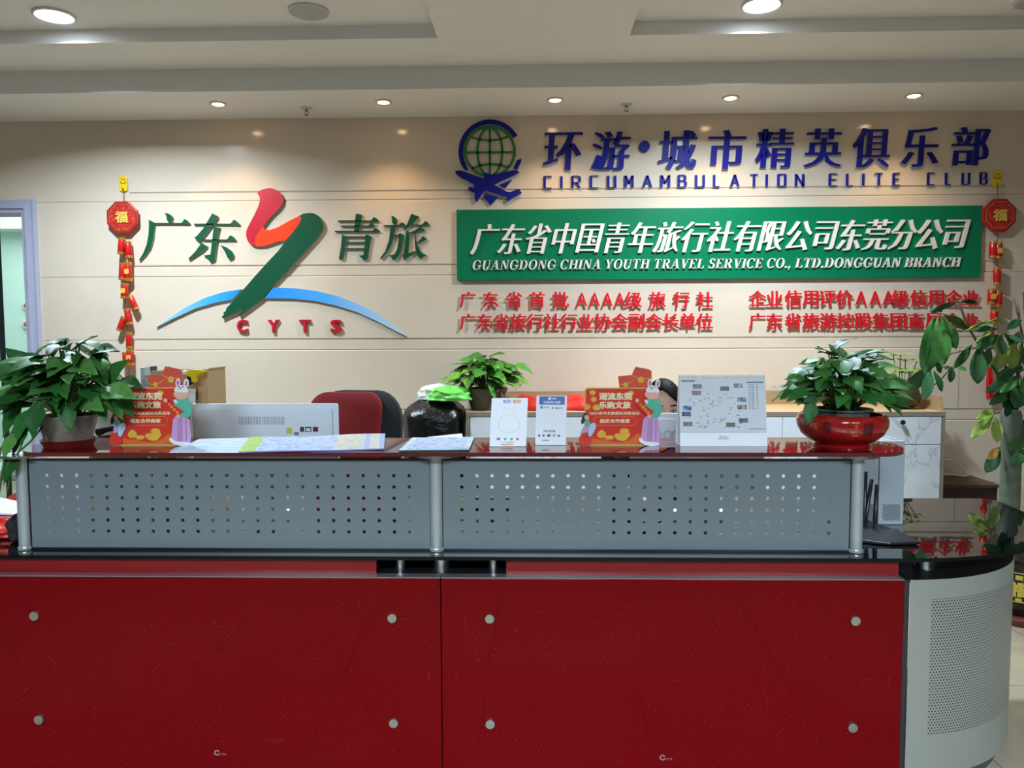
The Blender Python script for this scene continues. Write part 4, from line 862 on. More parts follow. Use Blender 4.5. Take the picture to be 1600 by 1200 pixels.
put_glyph(b, '寿', (-.150, -.130, .06, .088), 0, 0, flat=True); put_glyph(b, '寿', (.125, .140, .058, .088), 0, 0, flat=True)
on_bowl(b).obj('gold_seal', mat('gold_glaze', (196, 120, 50), 0.3), bw)
B().lathe(c, [(0.0, 0.032), (0.075, 0.032), (0.088, 0.118), (0.097, 0.120), (0.097, 0.126), (0.088, 0.126), (0.084, 0.112), (0.0, 0.112)], 40).obj('inner_pot', mat('grey_nursery_pot', (104, 104, 98), 0.4), t, smooth=40)
B().lathe(c, [(0.085, 0.114), (0.05, 0.118), (0.0, 0.12)], 24).obj('soil', m_soil, t, smooth=True)
ex = []
for px, py, d, L, fx in ((1243, 617, 2.52, .07, -1.2), (1265, 632, 2.5, .06, -.2), (1240, 590, 2.56, .06, -1), (1262, 566, 2.6, .06, -.9), (1228, 617, 2.54, .05, -1.2), (1382, 625, 2.5, .09, .5), (1395, 630, 2.5, .10, .7), (1410, 600, 2.58, .09, 1), (1265, 648, 2.46, .065, -.2), (1345, 568, 2.6, .11, .5), (1300, 572, 2.6, .11, -.4)):
    q = P(px, py, d); ex.append((q, (fx, -.2, -.5 if py > 610 else .1), (fx * .3, -.8, .9), L, (q + c + Vector((0, 0, .16))) / 2 + Vector((0, 0, .03))))
pothos(t, c + Vector((0, 0, .115)), 112, 0.165, 0.14, 0.20, 0.088, 23, m_pothos, ex)

# --- pothos on the cabinet
c = Vector((P(760, 640, 5.06).x, 5.06, 0.9922)); t = thing('cabinet_pothos', 'bright green pothos in a grey plastic pot on the left end of the marble cabinet', 'potted plant', c)
B().lathe(c, [(0.0, 0.0), (0.102, 0.0), (0.1344, 0.12), (0.1416, 0.12), (0.1416, 0.138), (0.1296, 0.138), (0.12, 0.12), (0.0, 0.12)], 36).obj('pot', mat('grey_plastic_pot', (112, 100, 94), 0.4, var=0.2, scale=20), t, smooth=40)
B().lathe(c, [(0.1248, 0.1248), (0.0, 0.1296)], 24).obj('soil', m_soil, t, smooth=True)
pothos(t, c + Vector((0, 0, .12)), 100, 0.21, 0.168, 0.222, 0.120, 31, m_pothos2, [(P(822, 575, 4.92), (1, -.2, -.4), (0, -.5, 1), .108, P(795, 575, 4.98)), (P(703, 590, 4.92), (-1, -.2, -.3), (0, -.5, 1), .12, P(730, 580, 4.98))])
# --- glass bowl plant on the cabinet
c = Vector((P(1410, 630, 5.06).x, 5.06, 0.9922)); t = thing('glass_bowl_plant', 'small light green plant in a dark glass bowl on the right cabinet end', 'potted plant', c)
B().lathe(c, [(0.0, 0.0), (0.06, 0.0), (0.0984, 0.036), (0.1104, 0.078), (0.096, 0.126), (0.072, 0.15), (0.0768, 0.156), (0.0672, 0.1512), (0.0912, 0.12), (0.1032, 0.078), (0.0936, 0.0408), (0.0, 0.012)], 36).obj('glass_bowl', mat('smoky_glass', (120, 110, 80), 0.05, trans=0.7, ior=1.4), t, smooth=60)
B().lathe(c, [(0.0, 0.0132), (0.072, 0.024), (0.096, 0.054), (0.0984, 0.084), (0.0, 0.0888)], 30).obj('pebbles', mat('dark_pebbles', (54, 46, 30), 0.4, var=0.6, scale=50, bump=0.6), t, smooth=40)
b = B(); s = B(); rnd = random.Random(8)
for i in range(9):
    az = i * 2.4; k = .35 + .65 * (i % 3) / 2; top = c + Vector((.102 * k * math.cos(az), .072 * k * math.sin(az), rnd.uniform(.216, .348)))
    s.tube([c + Vector((0, 0, .072)), c + Vector((.036 * math.cos(az), .036 * math.sin(az), .156)), top], .003, 6)
    for j in range(5):
        a2 = az + j * 1.256; leaf(b, top, Vector((math.cos(a2), math.sin(a2), .35)), Vector((0, -.3, 1)), .078, .031, .3, .2, 'ovate')
b.obj('foliage', leaf_mat('lime_leaf', (104, 140, 60), (130, 164, 80), (160, 186, 106), 0.4), t, smooth=True); s.obj('stalks', m_stem, t, smooth=True)

# --- money tree at the right
D = 3.95
c = Vector((2.56, 4.02, 0)); t = thing('money_tree', 'tall money tree with braided trunk and broad leaves in a black pot at the right', 'potted tree', c)
m_tpot = mat('black_glazed_pot', (22, 18, 18), 0.15, var=0.3)
pp = [(0.0, 0.045), (0.165, 0.045), (0.175, 0.06), (0.192, 0.22), (0.205, 0.315), (0.205, 0.335), (0.19, 0.335), (0.18, 0.30), (0.0, 0.30)]
pot = B().lathe(c, pp, 48).obj('pot', m_tpot, t, smooth=40)
B().lathe(c, [(0.0, 0.0), (0.20, 0.0), (0.215, 0.035), (0.208, 0.045), (0.0, 0.045)], 40).obj('saucer', mat('brown_saucer', (96, 44, 34), 0.35), t, smooth=40)
B().lathe(c, [(0.185, 0.31), (0.09, 0.325), (0.0, 0.33)], 24).obj('soil', mat('dark_pebble_soil', (60, 54, 48), 0.9, var=0.5, scale=50, bump=0.8), t, smooth=True)
b = B(); R_ = lambda z: .176 + (.2035 - .176) * (z - .06) / .255
for z in (.12, .272): b.lathe(c, [(R_(z) + .001, z), (R_(z) + .002, z + .002), (R_(z) + .001, z + .004)], 48)
def wrap(gb):
    return gb.move(lambda p: c + Vector(((R_(p.z) + .0012) * math.sin(p.x / .19 - .62), -(R_(p.z) + .0012) * math.cos(p.x / .19 - .62), p.z)))
gb = B(); put_glyph(gb, '福', (-.045, .055, .148, .228), 0, 0, .05, .04, flat=True)
for x in (-.075, -.015, .045):
    gb.add([(x, 0, .238), (x + .03, 0, .238), (x + .03, 0, .262), (x, 0, .262)], [(0, 1, 2, 3)]); gb.add([(x, 0, .126), (x + .03, 0, .126), (x + .03, 0, .142), (x, 0, .142)], [(0, 1, 2, 3)])
wrap(gb); gb.v += b.v; n0 = len(gb.v) - len(b.v); gb.f += [[i + n0 for i in f] for f in b.f]; gb.m += b.m
gb.obj('gold_decoration', mat('gold_lettering', (206, 186, 70), 0.35, 0.2), pot)
m_bark = mat('green_bark', (92, 102, 86), 0.7, var=0.35, scale=14, bump=0.25, aniso=(1, 1, 2.2))
m_bark2 = mat('pale_bark', (150, 138, 112), 0.7, var=0.3, scale=14, bump=0.25, aniso=(1, 1, 2.2))
p_ = lambda x, y, dd=0: P(1400 + x / 3.43, 450 + y / 3.43, D + dd)
B().tube([Vector((2.47, 4.0, .30)), P(1571, 860, 3.98), P(1577, 790, 3.97), P(1580, 720, 3.96), p_(612, 740), p_(618, 680), p_(625, 650)], [.062, .052, .049, .047, .047, .05, .038], 16).obj('trunk', m_bark, t, smooth=True)
B().tube([Vector((2.64, 4.05, .30)), P(1606, 840, 4.03), P(1604, 760, 4.05), P(1612, 690, 4.06), P(1622, 640, 4.06)], [.055, .045, .042, .040, .03], 14).obj('trunk', m_bark2, t, smooth=True)
s = B(); m_twig = mat('brown_twig', (74, 58, 42), 0.7, var=0.3)
for pts, r in (([(620, 660), (575, 560), (540, 455), (470, 350), (390, 215), (345, 100), (310, 75)], .0062), ([(390, 215), (330, 170), (235, 150)], .004), ([(630, 660), (600, 500), (560, 250)], .006), ([(640, 660), (650, 480), (640, 290)], .005),
               ([(650, 660), (665, 560), (668, 470)], .005), ([(610, 660), (560, 665), (525, 672)], .005), ([(470, 350), (440, 318), (300, 350), (190, 430)], .003), ([(640, 640), (680, 260), (650, 130), (628, 55)], .005), ([(672, 260), (660, 120), (648, 75)], .003),
               ([(300, 420), (250, 480), (205, 520)], .003), ([(610, 800), (640, 790), (690, 780)], .004), ([(590, 840), (560, 855), (548, 862)], .004), ([(680, 20), (690, 130), (700, 270)], .005)):
    s.tube([p_(x, y, .02 * i) for i, (x, y) in enumerate(pts)], r, 7)
s.obj('branches', m_twig, t, smooth=True)
LV = {'a': [], 'd': [], 'y': [], 'o': []}
for kind, x0, y0, x1, y1, w, dz in (
    ('a', 205, 155, 150, 462, 108, -.10), ('a', 225, 155, 252, 418, 98, -.14), ('a', 245, 155, 325, 325, 74, -.08), ('a', 250, 140, 386, 215, 52, .02), ('d', 240, 122, 180, 122, 26, -.05), ('d', 335, 72, 182, 122, 30, -.04), ('d', 345, 72, 436, 75, 24, .02), ('d', 250, 128, 215, 108, 22, .0),
    ('d', 185, 440, 145, 592, 60, -.05), ('d', 202, 440, 250, 555, 44, -.05), ('d', 180, 420, 62, 545, 74, .06), ('d', 208, 375, 242, 455, 42, .04), ('d', 248, 425, 300, 430, 26, 0), ('d', 300, 420, 290, 506, 40, -.02), ('a', 330, 430, 378, 432, 34, 0), ('a', 408, 303, 308, 428, 46, -.04), ('d', 440, 320, 428, 512, 82, -.05),
    ('d', 550, 250, 425, 322, 62, -.08), ('d', 545, 218, 418, 218, 38, -.05), ('d', 590, 222, 666, 165, 44, -.06), ('d', 565, 255, 560, 355, 62, -.08), ('d', 595, 250, 692, 292, 42, -.06), ('y', 545, 165, 360, 225, 24, 0), ('y', 520, 160, 580, 185, 30, .03), ('y', 545, 205, 420, 285, 22, .02),
    ('y', 620, 300, 590, 400, 60, .02), ('y', 640, 290, 618, 445, 66, .0), ('y', 660, 300, 690, 410, 54, .02), ('y', 625, 300, 520, 440, 60, .05), ('y', 600, 330, 480, 430, 44, .06), ('d', 500, 310, 470, 425, 50, .05), ('y', 560, 300, 545, 440, 60, .06),
    ('d', 665, 470, 474, 540, 62, -.10), ('a', 668, 480, 550, 548, 42, -.12), ('d', 650, 440, 552, 470, 46, -.05), ('d', 660, 500, 500, 622, 66, -.06), ('d', 650, 520, 640, 642, 92, -.10), ('d', 650, 400, 640, 440, 60, 0), ('d', 680, 490, 700, 640, 70, -.06), ('d', 640, 530, 575, 640, 60, -.02), ('a', 610, 560, 600, 650, 60, .02), ('d', 690, 440, 600, 420, 60, .03),
    ('y', 532, 655, 424, 692, 44, -.05), ('y', 522, 682, 394, 792, 58, -.08), ('y', 535, 690, 537, 826, 58, -.05), ('a', 655, 712, 692, 805, 60, .04), ('d', 700, 800, 602, 862, 62, -.12), ('d', 700, 860, 614, 936, 64, -.12), ('o', 552, 850, 490, 918, 42, -.03), ('d', 560, 870, 474, 984, 66, -.02), ('d', 640, 900, 640, 1010, 40, .03), ('a', 690, 300, 720, 420, 70, 0), ('y', 570, 240, 500, 330, 46, .04), ('a', 580, 240, 640, 330, 52, .03), ('y', 660, 230, 610, 320, 50, .06), ('y', 680, 320, 630, 420, 50, .05), ('a', 600, 420, 540, 500, 46, .04), ('d', 690, 520, 610, 600, 64, -.02), ('a', 690, 470, 690, 580, 60, -.04), ('d', 600, 600, 590, 690, 50, -.06), ('y', 500, 250, 440, 340, 34, .06), ('a', 690, 700, 650, 800, 56, .02)):
    p0, p1 = p_(x0, y0), p_(x1, y1, dz); f = p1 - p0; sd = f.cross(Vector((0, 1, 0))).normalized(); nr = sd.cross(f).normalized()
    if nr.y > 0: nr = -nr
    b = B(); rnd = random.Random(int(x1 * 7 + y1)); L = f.length
    leaf(b, p0, f + nr * .12 * L, nr + Vector((0, 0, .5)), L, w / 3.43 * D / F_PX, .12, .22, 'ovate', 0, rnd.uniform(-.35, .35)); LV[kind].append(b)
for kind, m in (('a', leaf_mat('money_tree_leaf', (48, 98, 44), (60, 114, 52), (78, 130, 64), 0.45)), ('d', leaf_mat('money_tree_leaf_dark', (36, 74, 46), (50, 94, 56), (68, 110, 66), 0.42)), ('y', leaf_mat('money_tree_leaf_young', (112, 140, 56), (136, 160, 72), (160, 178, 96), 0.45)), ('o', mat('withered_leaf', (164, 120, 48), 0.6, var=0.2))):
    b = B()
    for q in LV[kind]: b.add(q.v, q.f)
    b.obj({'a': 'leaves', 'd': 'dark_leaves', 'y': 'young_leaves', 'o': 'withered_leaf'}[kind], m, t, smooth=True)

# ================================================================== THINGS ON THE SHELF
m_card_red = mat('card_red', (224, 58, 42), 0.35, var=0.12, scale=10)
m_card_red2 = mat('card_red_bright', (224, 88, 70), 0.35, var=0.1, scale=12)
m_card_edge = mat('card_gold_edge', (226, 178, 104), 0.35, 0.15)
m_cream = mat('cream_print', (250, 236, 190), 0.4)
m_goldpr = mat('gold_card_print', (232, 184, 66), 0.35, var=0.2, scale=25)
m_goldpr2 = mat('orange_card_print', (226, 110, 44), 0.35, var=0.2, scale=25)
m_skin_p = mat('printed_skin', (240, 180, 160), 0.4); m_teal = mat('printed_teal', (94, 188, 160), 0.4); m_pink = mat('printed_pink', (212, 160, 210), 0.4)
m_wh = mat('white_card', (240, 243, 250), 0.35, var=0.02); m_dkp = mat('dark_print', (46, 46, 52), 0.5); m_pkd = mat('printed_rose', (214, 110, 150), 0.4); m_bl = mat('printed_light_blue', (190, 212, 238), 0.4)
def promo(name, lb, px, py):
    t = thing(name, lb, 'advertising card', (0, 0, 0), 'red advertising cards on the shelf')
    K = 0.0002545; U = lambda pts: [((x - 560) * K, (1112 - y) * K) for x, y in pts]
    def flat(pts, y, m, nm, par, th=.0006): return B().prism(U(pts), y - th, y).obj(nm, m, par)
    bd = B(); bd.prism(U(rrect(112, 1000, 335, 1110, 45)), -.0015, .0025); board = bd.obj('card_board', m_card_edge, t)
    flat(rrect(128, 985, 352, 1092, 34), -.0015, m_card_red, 'red_panel', board)
    e = B(); e.prism(U([(735, 165), (785, 58), (960, 92), (998, 118), (1000, 345), (640, 345)]), .003, .0045, 0); e.prism(U([(553, 185), (730, 168), (800, 345), (575, 345)]), .0015, .003, 0)
    e.obj('red_envelopes', m_card_red2, t)
    e = B(); e.band(U([(733, 165), (815, 212), (856, 225), (900, 215), (960, 215)]), .0022, .0022, .0029); e.prism(U(ellipse(856, 232, 42, 42, n=24)), .0016, .0029)
    e.band(U([(556, 285), (620, 295), (655, 292), (700, 275), (760, 240)]), .0020, .0008, .0014); e.prism(U(ellipse(655, 296, 34, 32, n=24)), .0004, .0014); e.obj('gold_clasps', m_goldpr, t)
    tx = B(); F = lambda s, x0, x1, y0, y1, y=-.0028, **k: print_text(tx, s, (x0 - 560) * K, (x1 - 560) * K, (1112 - y1) * K, (1112 - y0) * K, y, **k)
    F('潮流东莞', 302, 742, 400, 500, bx=.05, bz=.03); F('乐购文旅', 302, 722, 518, 615, bx=.05, bz=.03); F('2023春节文旅惠民消费活动', 176, 838, 655, 698, bx=.03); F('指定合作商家', 312, 715, 752, 808, bx=.03, bz=.02)
    tx.obj('printed_lettering', m_cream, board)
    g = B()
    g.band(U(rrect(232, 798, 722, 838, 50)), .0008, -.0026, -.002)
    for x, y, rx, ry in ((640, 915, 62, 36), (440, 1000, 60, 28), (270, 600, 55, 40)): g.prism(U(ellipse(x, y, rx, ry)), -.0034, -.002)
    g.prism(U(soften([(500, 960), (570, 940), (640, 955), (700, 930), (720, 960), (690, 1010), (640, 1050), (560, 1040), (510, 1000)])), -.0032, -.002); g.prism(U(soften([(270, 960), (330, 885), (390, 930), (400, 1000), (300, 1010)])), -.0028, -.002)
    for x, y in ((215, 400), (230, 490), (150, 590), (720, 410)): g.prism(U(ellipse(x, y, 40, 34)), -.0024, -.002)
    g.obj('gold_clouds', m_goldpr, board)
    g = B(); g.prism(U(soften([(170, 1092), (200, 1010), (300, 1030), (400, 1020), (470, 1060), (600, 1070), (720, 1030), (800, 950), (860, 960), (880, 1092)])), -.0026, -.002); g.obj('orange_waves', m_goldpr2, board)
    # tall figure in a rabbit hat, a die-cut layer in front
    fg = thing_part('standing_figure', t)
    y = -.006
    flat(soften([(890, 700), (1090, 700), (1112, 1070), (1040, 1085), (860, 1060), (855, 1000)]), y, m_pink, 'skirt', fg, .003)
    flat(soften([(825, 1010), (860, 1000), (900, 1050), (1000, 1060), (1105, 1070), (1090, 1100), (1000, 1118), (900, 1095), (840, 1060)]), y - .0008, m_wh, 'shoes', fg, .003)
    flat(soften([(905, 500), (990, 470), (1080, 480), (1132, 570), (1128, 680), (1080, 738), (990, 735), (900, 700)]), y - .0005, m_teal, 'jacket', fg, .003)
    flat(soften([(905, 385), (1095, 385), (1100, 430), (1060, 485), (960, 490), (905, 450)]), y - .0007, m_skin_p, 'face', fg, .003)
    b = B()
    m_line = mat('dark_print_line', (90, 70, 96), .5)
    for nm, pts in (('rabbit_hat', [(905, 390), (940, 320), (1010, 300), (1070, 325), (1105, 400), (1000, 400)]), ('hat_ear', [(940, 330), (935, 260), (965, 210), (995, 225), (990, 310)]), ('hat_ear', [(1035, 310), (1050, 230), (1085, 218), (1108, 260), (1095, 335)]), ('collar', [(895, 505), (925, 490), (960, 540), (920, 545)])): B().prism(U(soften(pts)), y - .0045, y - .0012).obj(nm, m_wh, fg)
    for pts in ([(952, 310), (950, 265), (968, 235), (984, 250), (978, 300)], [(1055, 310), (1064, 260), (1082, 245), (1094, 270), (1082, 320)]): B().prism(U(soften(pts)), y - .0052, y - .0045).obj('ear_lining', m_pkd, fg)
    for x, yy in ((980, 325), (1024, 328), (996, 348)): B().prism(U(ellipse(x, yy, 10, 10, n=10)), y - .0052, y - .0045).obj('hat_dot', m_line, fg)
    for x in (930, 955, 975, 1035): B().prism(U([(x + 20, 720), (x + 24, 720), (x + 18, 1050), (x + 12, 1050)]), y - .0035, y - .003).obj('skirt_pleat', m_line, fg)
    b = B(); b.prism(U([(795, 480), (850, 530), (1030, 650), (945, 725), (780, 545)]), y - .006, y - .003); sc = b.obj('scroll', m_card_red, fg)
    b = B()
    for i, ch in enumerate('大展宏兔'):
        x, z = U([(846 + i * 34, 556 + i * 36)])[0]; put_glyph(b, ch, (x - .0045, x + .0045, z - .005, z + .005), y - .0064, y, .03, .02, flat=True)
    b.obj('scroll_lettering', m_goldpr, sc)
    for x, yy in ((962, 716), (800, 505)): B().prism(U(ellipse(x, yy, 27, 27, n=16)), y - .007, y - .003).obj('hand', m_skin_p, fg)
    sg = thing_part('seated_figure', t); y = -.004
    for nm, m, pts in (('hair', m_dkp, [(60, 770), (100, 680), (130, 665), (150, 700), (110, 800), (70, 830)]), ('face', m_skin_p, [(110, 700), (160, 700), (170, 750), (135, 770), (108, 745)]), ('jacket', m_teal, [(100, 770), (165, 760), (200, 830), (180, 860), (115, 840)]),
                        ('trousers', m_bl, [(170, 830), (240, 795), (268, 850), (220, 950), (185, 1000), (150, 950)]), ('skirt', m_pink, [(95, 850), (160, 850), (150, 930), (100, 950)]), ('firework', m_card_red, [(35, 1010), (90, 930), (150, 940), (215, 1040), (185, 1105), (40, 1105)])): flat(soften(pts), y - (.001 if nm in ('face', 'trousers') else 0), m, nm, sg, .002)
    B().box(-.075, .085, -.002, .045, .0, .0018).obj('foot', m_card_edge, t)
    B().prism([(-.02, 0), (.02, 0), (.012, .10), (-.012, .10)], .0026, .004).obj('back_strut', m_wh, t)
    return t
def thing_part(name, parent):
    b = B(); o = bpy.data.objects.new(name, None); COL.objects.link(o); o.parent = parent; o.empty_display_size = .05; return o
q = PZ(960, 698.5, SH)
t = promo('advertising_card', 'red die-cut advertising card right of the blue-topped payment card', 960, 698)
t.location = (P(966, 690, 2.60).x, 2.60, SH); 
t2 = copy_tree(t); t2['label'] = 'red die-cut advertising card beside the pothos at the left shelf end'
t2.scale = (1.04, 1.0, 1.02); t2.location = (P(234.5, 690, 2.60).x, 2.60, SH); t2.rotation_euler.z = 0.02

# --- payment cards
m_blue_p = mat('blue_print', (28, 82, 176), 0.3); m_or_p = mat('orange_print', (236, 150, 84), 0.4); m_gr_p = mat('grey_print', (120, 122, 130), 0.5); m_rd_p = mat('red_print', (212, 80, 100), 0.4); m_gn_p = mat('green_print', (70, 190, 110), 0.4); m_sky_p = mat('sky_print', (96, 160, 222), 0.4); m_dkg = mat('dark_green_print', (50, 86, 78), 0.4)
def stand_card(name, lb, px0, px1, pyt, pyb, lean, roll, rz):
    c = PZ((px0 + px1) / 2, pyb, SH); sc = c.y / F_PX; w = (px1 - px0) * sc; h = (pyb - pyt) * sc
    t = thing(name, lb, 'payment card stand', (0, 0, 0))
    t.rotation_euler = (0, 0, rz)
    t['_place'] = 0
    return t, c, w, h
def tilt(b, lean): return b.move(lambda p: (p.x, p.y + p.z * lean, p.z))
def card(name, lb, px0, px1, pyt, pyb, lean, rz, roll, U0, draw):
    c = PZ((px0 + px1) / 2, pyb, SH + .001); w = (px1 - px0) * c.y / F_PX; h = (pyb - pyt) * c.y / F_PX
    t = thing(name, lb, 'payment card stand')
    sh = lambda b: b.move(lambda p: (p.x + p.z * roll, p.y + p.z * lean, p.z))
    sh(B().prism(rrect(-w / 2, w / 2, 0, h, .004), 0, .003)).obj('card', m_wh, t)
    kx = w / (U0[1] - U0[0]); kz = h / (U0[3] - U0[2]); X = lambda x: (x - (U0[0] + U0[1]) / 2) * kx; Z = lambda y: (U0[3] - y) * kz
    draw(t, X, Z, sh)
    B().box(-w / 2 + .003, w / 2 - .003, .003, .05, 0, .002).obj('foot', m_wh, t)
    t.location = c; t.rotation_euler.z = rz
    return t
def draw1(t, X, Z, sh):
    for nm, m, x0, x1 in (('blue_badge', m_blue_p, 298, 440), ('orange_badge', m_or_p, 470, 612)): sh(B().prism(rrect(X(x0), X(x1), Z(320), Z(265), abs(Z(265) - Z(320)) * .48), -.0004, 0)).obj(nm, m, t)
    b = B(); print_text(b, '数字人民币', X(345), X(430), Z(308), Z(278), -.0006); print_text(b, '云闪付', X(500), X(590), Z(308), Z(278), -.0006); sh(b).obj('badge_lettering', m_wh, t)
    b = B(); ol = [(300, 560), (260, 620), (242, 700), (265, 780), (330, 815), (430, 828), (530, 812), (590, 770), (604, 700), (585, 620), (540, 560)]
    b.band([(X(x), Z(y)) for x, y in ol], .0009, -.0004, 0); b.band([(X(x), Z(y)) for x, y in [(320, 440), (330, 380), (350, 420), (430, 425), (490, 420), (510, 375), (530, 440), (540, 520), (430, 528), (330, 515), (320, 440)]], .0005, -.0004, 0)
    sh(b).obj('round_outline', mat('rose_outline', (206, 160, 156), .5), t)
    b = B(); b.prism([(X(x), Z(y)) for x, y in [(222, 915), (282, 915), (275, 955), (222, 955)]], -.0004, 0); print_text(b, '扫一扫 便捷支付', X(290), X(530), Z(1000), Z(984), -.0004); sh(b).obj('dark_marks', m_gr_p, t)
    for nm, m, x0, x1 in (('blue_icon', m_sky_p, 345, 390), ('green_icon', m_gn_p, 450, 498), ('red_icon', m_rd_p, 555, 603)): sh(B().prism(rrect(X(x0), X(x1), Z(958), Z(918), .0015), -.0004, 0)).obj(nm, m, t)
    sh(B().prism(rrect(X(298), X(505), Z(1040), Z(1020), .0009), -.0004, 0)).obj('orange_line', m_or_p, t)
def draw2(t, X, Z, sh):
    sh(B().prism(rrect(X(948), X(1372), Z(352), Z(205), .002), -.0004, 0)).obj('blue_header', m_blue_p, t)
    b = B(); print_text(b, '收款', X(1160), X(1230), Z(262), Z(228), -.0006); print_text(b, '支持信用卡付款', X(1015), X(1300), Z(332), Z(286), -.0006, bx=.03); b.prism(rrect(X(1098), X(1145), Z(268), Z(222), .001), -.0006, -.0003); sh(b).obj('header_lettering', m_wh, t)
    sh(B().prism(rrect(X(965), X(1018), Z(420), Z(372), .0012), -.0004, 0)).obj('blue_icon', m_sky_p, t)
    sh(B().prism([(X(1172) + .0029 * math.cos(a), Z(408) + .0029 * math.sin(a)) for a in [k_ * PI / 10 for k_ in range(20)]], -.0004, 0)).obj('green_icon', m_dkg, t)
    b = B(); print_text(b, '支付宝', X(1030), X(1115), Z(415), Z(382), -.0004); print_text(b, '微信支付', X(1210), X(1345), Z(425), Z(392), -.0004); print_text(b, '扫码立即付款', X(1030), X(1228), Z(828), Z(790), -.0004, bx=.03)
    for x in (945, 1018, 1270): b.prism(rrect(X(x), X(x + 34), Z(905), Z(870), .0008), -.0004, 0)
    b.prism([(X(x), Z(y)) for x, y in [(1100, 865), (1155, 865), (1145, 905), (1092, 905)]], -.0004, 0); print_text(b, '客服热线', X(1012), X(1130), Z(980), Z(956), -.0004); sh(b).obj('dark_marks', mat('slate_print', (70, 74, 92), .5), t)
    sh(B().prism(rrect(X(1190), X(1232), Z(900), Z(868), .0012), -.0004, 0)).obj('red_icon', m_rd_p, t)
card('payment_card', 'white payment card with a round outline drawing on the shelf, right of the flyer', 764.5, 822, 622.5, 697.5, .22, .03, .05, (100, 730, 235, 1062), draw1)
card('payment_card', 'lilac white payment card with a dark blue header on the shelf', 836, 884, 618.5, 695.5, .16, -.07, .02, (900, 1405, 195, 1050), draw2)

# --- desk calendar
c = PZ(1131, 697, SH); kk = c.y / F_PX; w = 135.5 * kk; h = 111 * kk
t = thing('desk_calendar', 'white desk calendar with spiral top and small landscape photos, beside the red bowl', 'desk calendar', c)
X = lambda x: c.x + ((x - 680) / 1205 - 0) * w; Zc = lambda y: c.z + .002 + (1090 - y) / 985 * h * .985
TL = .18; ti = lambda b: b.move(lambda p: (p.x, p.y + (p.z - c.z) * TL, p.z))
b = B(); b.box(c.x - w / 2, c.x + w / 2, c.y, c.y + .002, c.z, c.z + h * .985); ti(b).obj('front_board', m_wh, t)
b = B(); b.box(c.x - w / 2, c.x + w / 2, c.y, c.y + .002, c.z, c.z + h * .985); b.move(lambda p: (p.x, p.y + 2 * .18 * h - (p.z - c.z) * .18, p.z)).obj('rear_board', m_wh, t)
b = B(); b.box(c.x - w / 2, c.x + w / 2, c.y + .004, c.y + 2 * TL * h - .002, c.z, c.z + .0015).obj('base_board', m_wh, t)
b = B(); b.box(c.x - w / 2 + .001, c.x + w / 2 - .002, c.y - .003, c.y - .0002, Zc(905), Zc(110)); pg = ti(b).obj('page', mat('calendar_page', (210, 214, 222), .4, var=.03), t)
m_ring = mat('white_spiral', (232, 234, 236), .3)
b = B()
for i in range(29):
    x = c.x - w / 2 + .004 + (w - .008) * i / 28; z = c.z + h * .985
    b.tube([(x, c.y - .006 + h * TL, z - .012), (x, c.y - .007 + h * TL, z - .004), (x, c.y - .002 + h * TL, z + .003), (x, c.y + .005 + h * TL, z + .002), (x, c.y + .007 + h * TL, z - .006)], .0011, 6)
b.obj('spiral_rings', m_ring, t)
b = B()
for i in range(29):
    x = c.x - w / 2 + .004 + (w - .008) * i / 28; b.box(x - .0012, x + .0012, c.y - .0034, c.y - .0029, Zc(150), Zc(128))
ti(b).obj('ring_holes', mat('punched_holes', (110, 130, 170), .6), pg)
for i, (x0, y0, c1, c2) in enumerate(((270, 235, (70, 84, 120), (130, 120, 120)), (255, 325, (140, 108, 110), (110, 96, 100)), (650, 265, (70, 90, 110), (80, 74, 72)), (840, 225, (150, 168, 190), (100, 116, 124)), (880, 420, (120, 150, 200), (90, 70, 120)), (882, 525, (80, 66, 80), (180, 150, 140)), (122, 538, (80, 160, 220), (24, 52, 96)), (108, 620, (60, 70, 150), (30, 30, 40)), (122, 760, (120, 126, 110), (70, 74, 64)), (718, 772, (80, 104, 80), (70, 92, 56)), (895, 710, (72, 84, 140), (50, 60, 96)))):
    o = ti(B().box(X(x0), X(x0 + 125), c.y - .0036, c.y - .003, Zc(y0 + 62), Zc(y0))).obj('landscape_photo', print_mat('photo_print', [c1, c2, tuple((a + d_) // 2 for a, d_ in zip(c1, c2))], 70), pg)
b = B(); rnd = random.Random(5)
for i in range(70):
    x = rnd.uniform(200, 900); y = rnd.uniform(350, 850); l = rnd.uniform(14, 46); a = rnd.uniform(-.3, .3)
    b.add([(X(x), c.y - .0035, Zc(y)), (X(x + l), c.y - .0035, Zc(y + l * a)), (X(x + l), c.y - .0035, Zc(y + l * a + 9)), (X(x), c.y - .0035, Zc(y + 9))], [(3, 2, 1, 0)])
for i in range(17): 
    for x0, x1 in ((1042, 1066), (1078, 1120), (1150, 1172)): b.add([(X(x0), c.y - .0035, Zc(245 + i * 21)), (X(x1), c.y - .0035, Zc(245 + i * 21)), (X(x1), c.y - .0035, Zc(237 + i * 21)), (X(x0), c.y - .0035, Zc(237 + i * 21))], [(0, 1, 2, 3)])
b.box(X(110), X(300), c.y - .0036, c.y - .003, Zc(200), Zc(178)); b.box(X(1018), X(1255), c.y - .0036, c.y - .003, Zc(218), Zc(200)); b.box(X(1035), X(1252), c.y - .0036, c.y - .003, Zc(862), Zc(854))
ti(b).obj('fine_print', mat('grey_fine_print', (112, 126, 128), .5), pg)
b = B(); print_text(b, '更多资讯', X(625), X(728), Zc(978), Zc(958), c.y - .0004); print_text(b, '扫码关注我们', X(600), X(750), Zc(1004), Zc(984), c.y - .0004); ti(b).obj('base_lettering', m_gr_p, t)

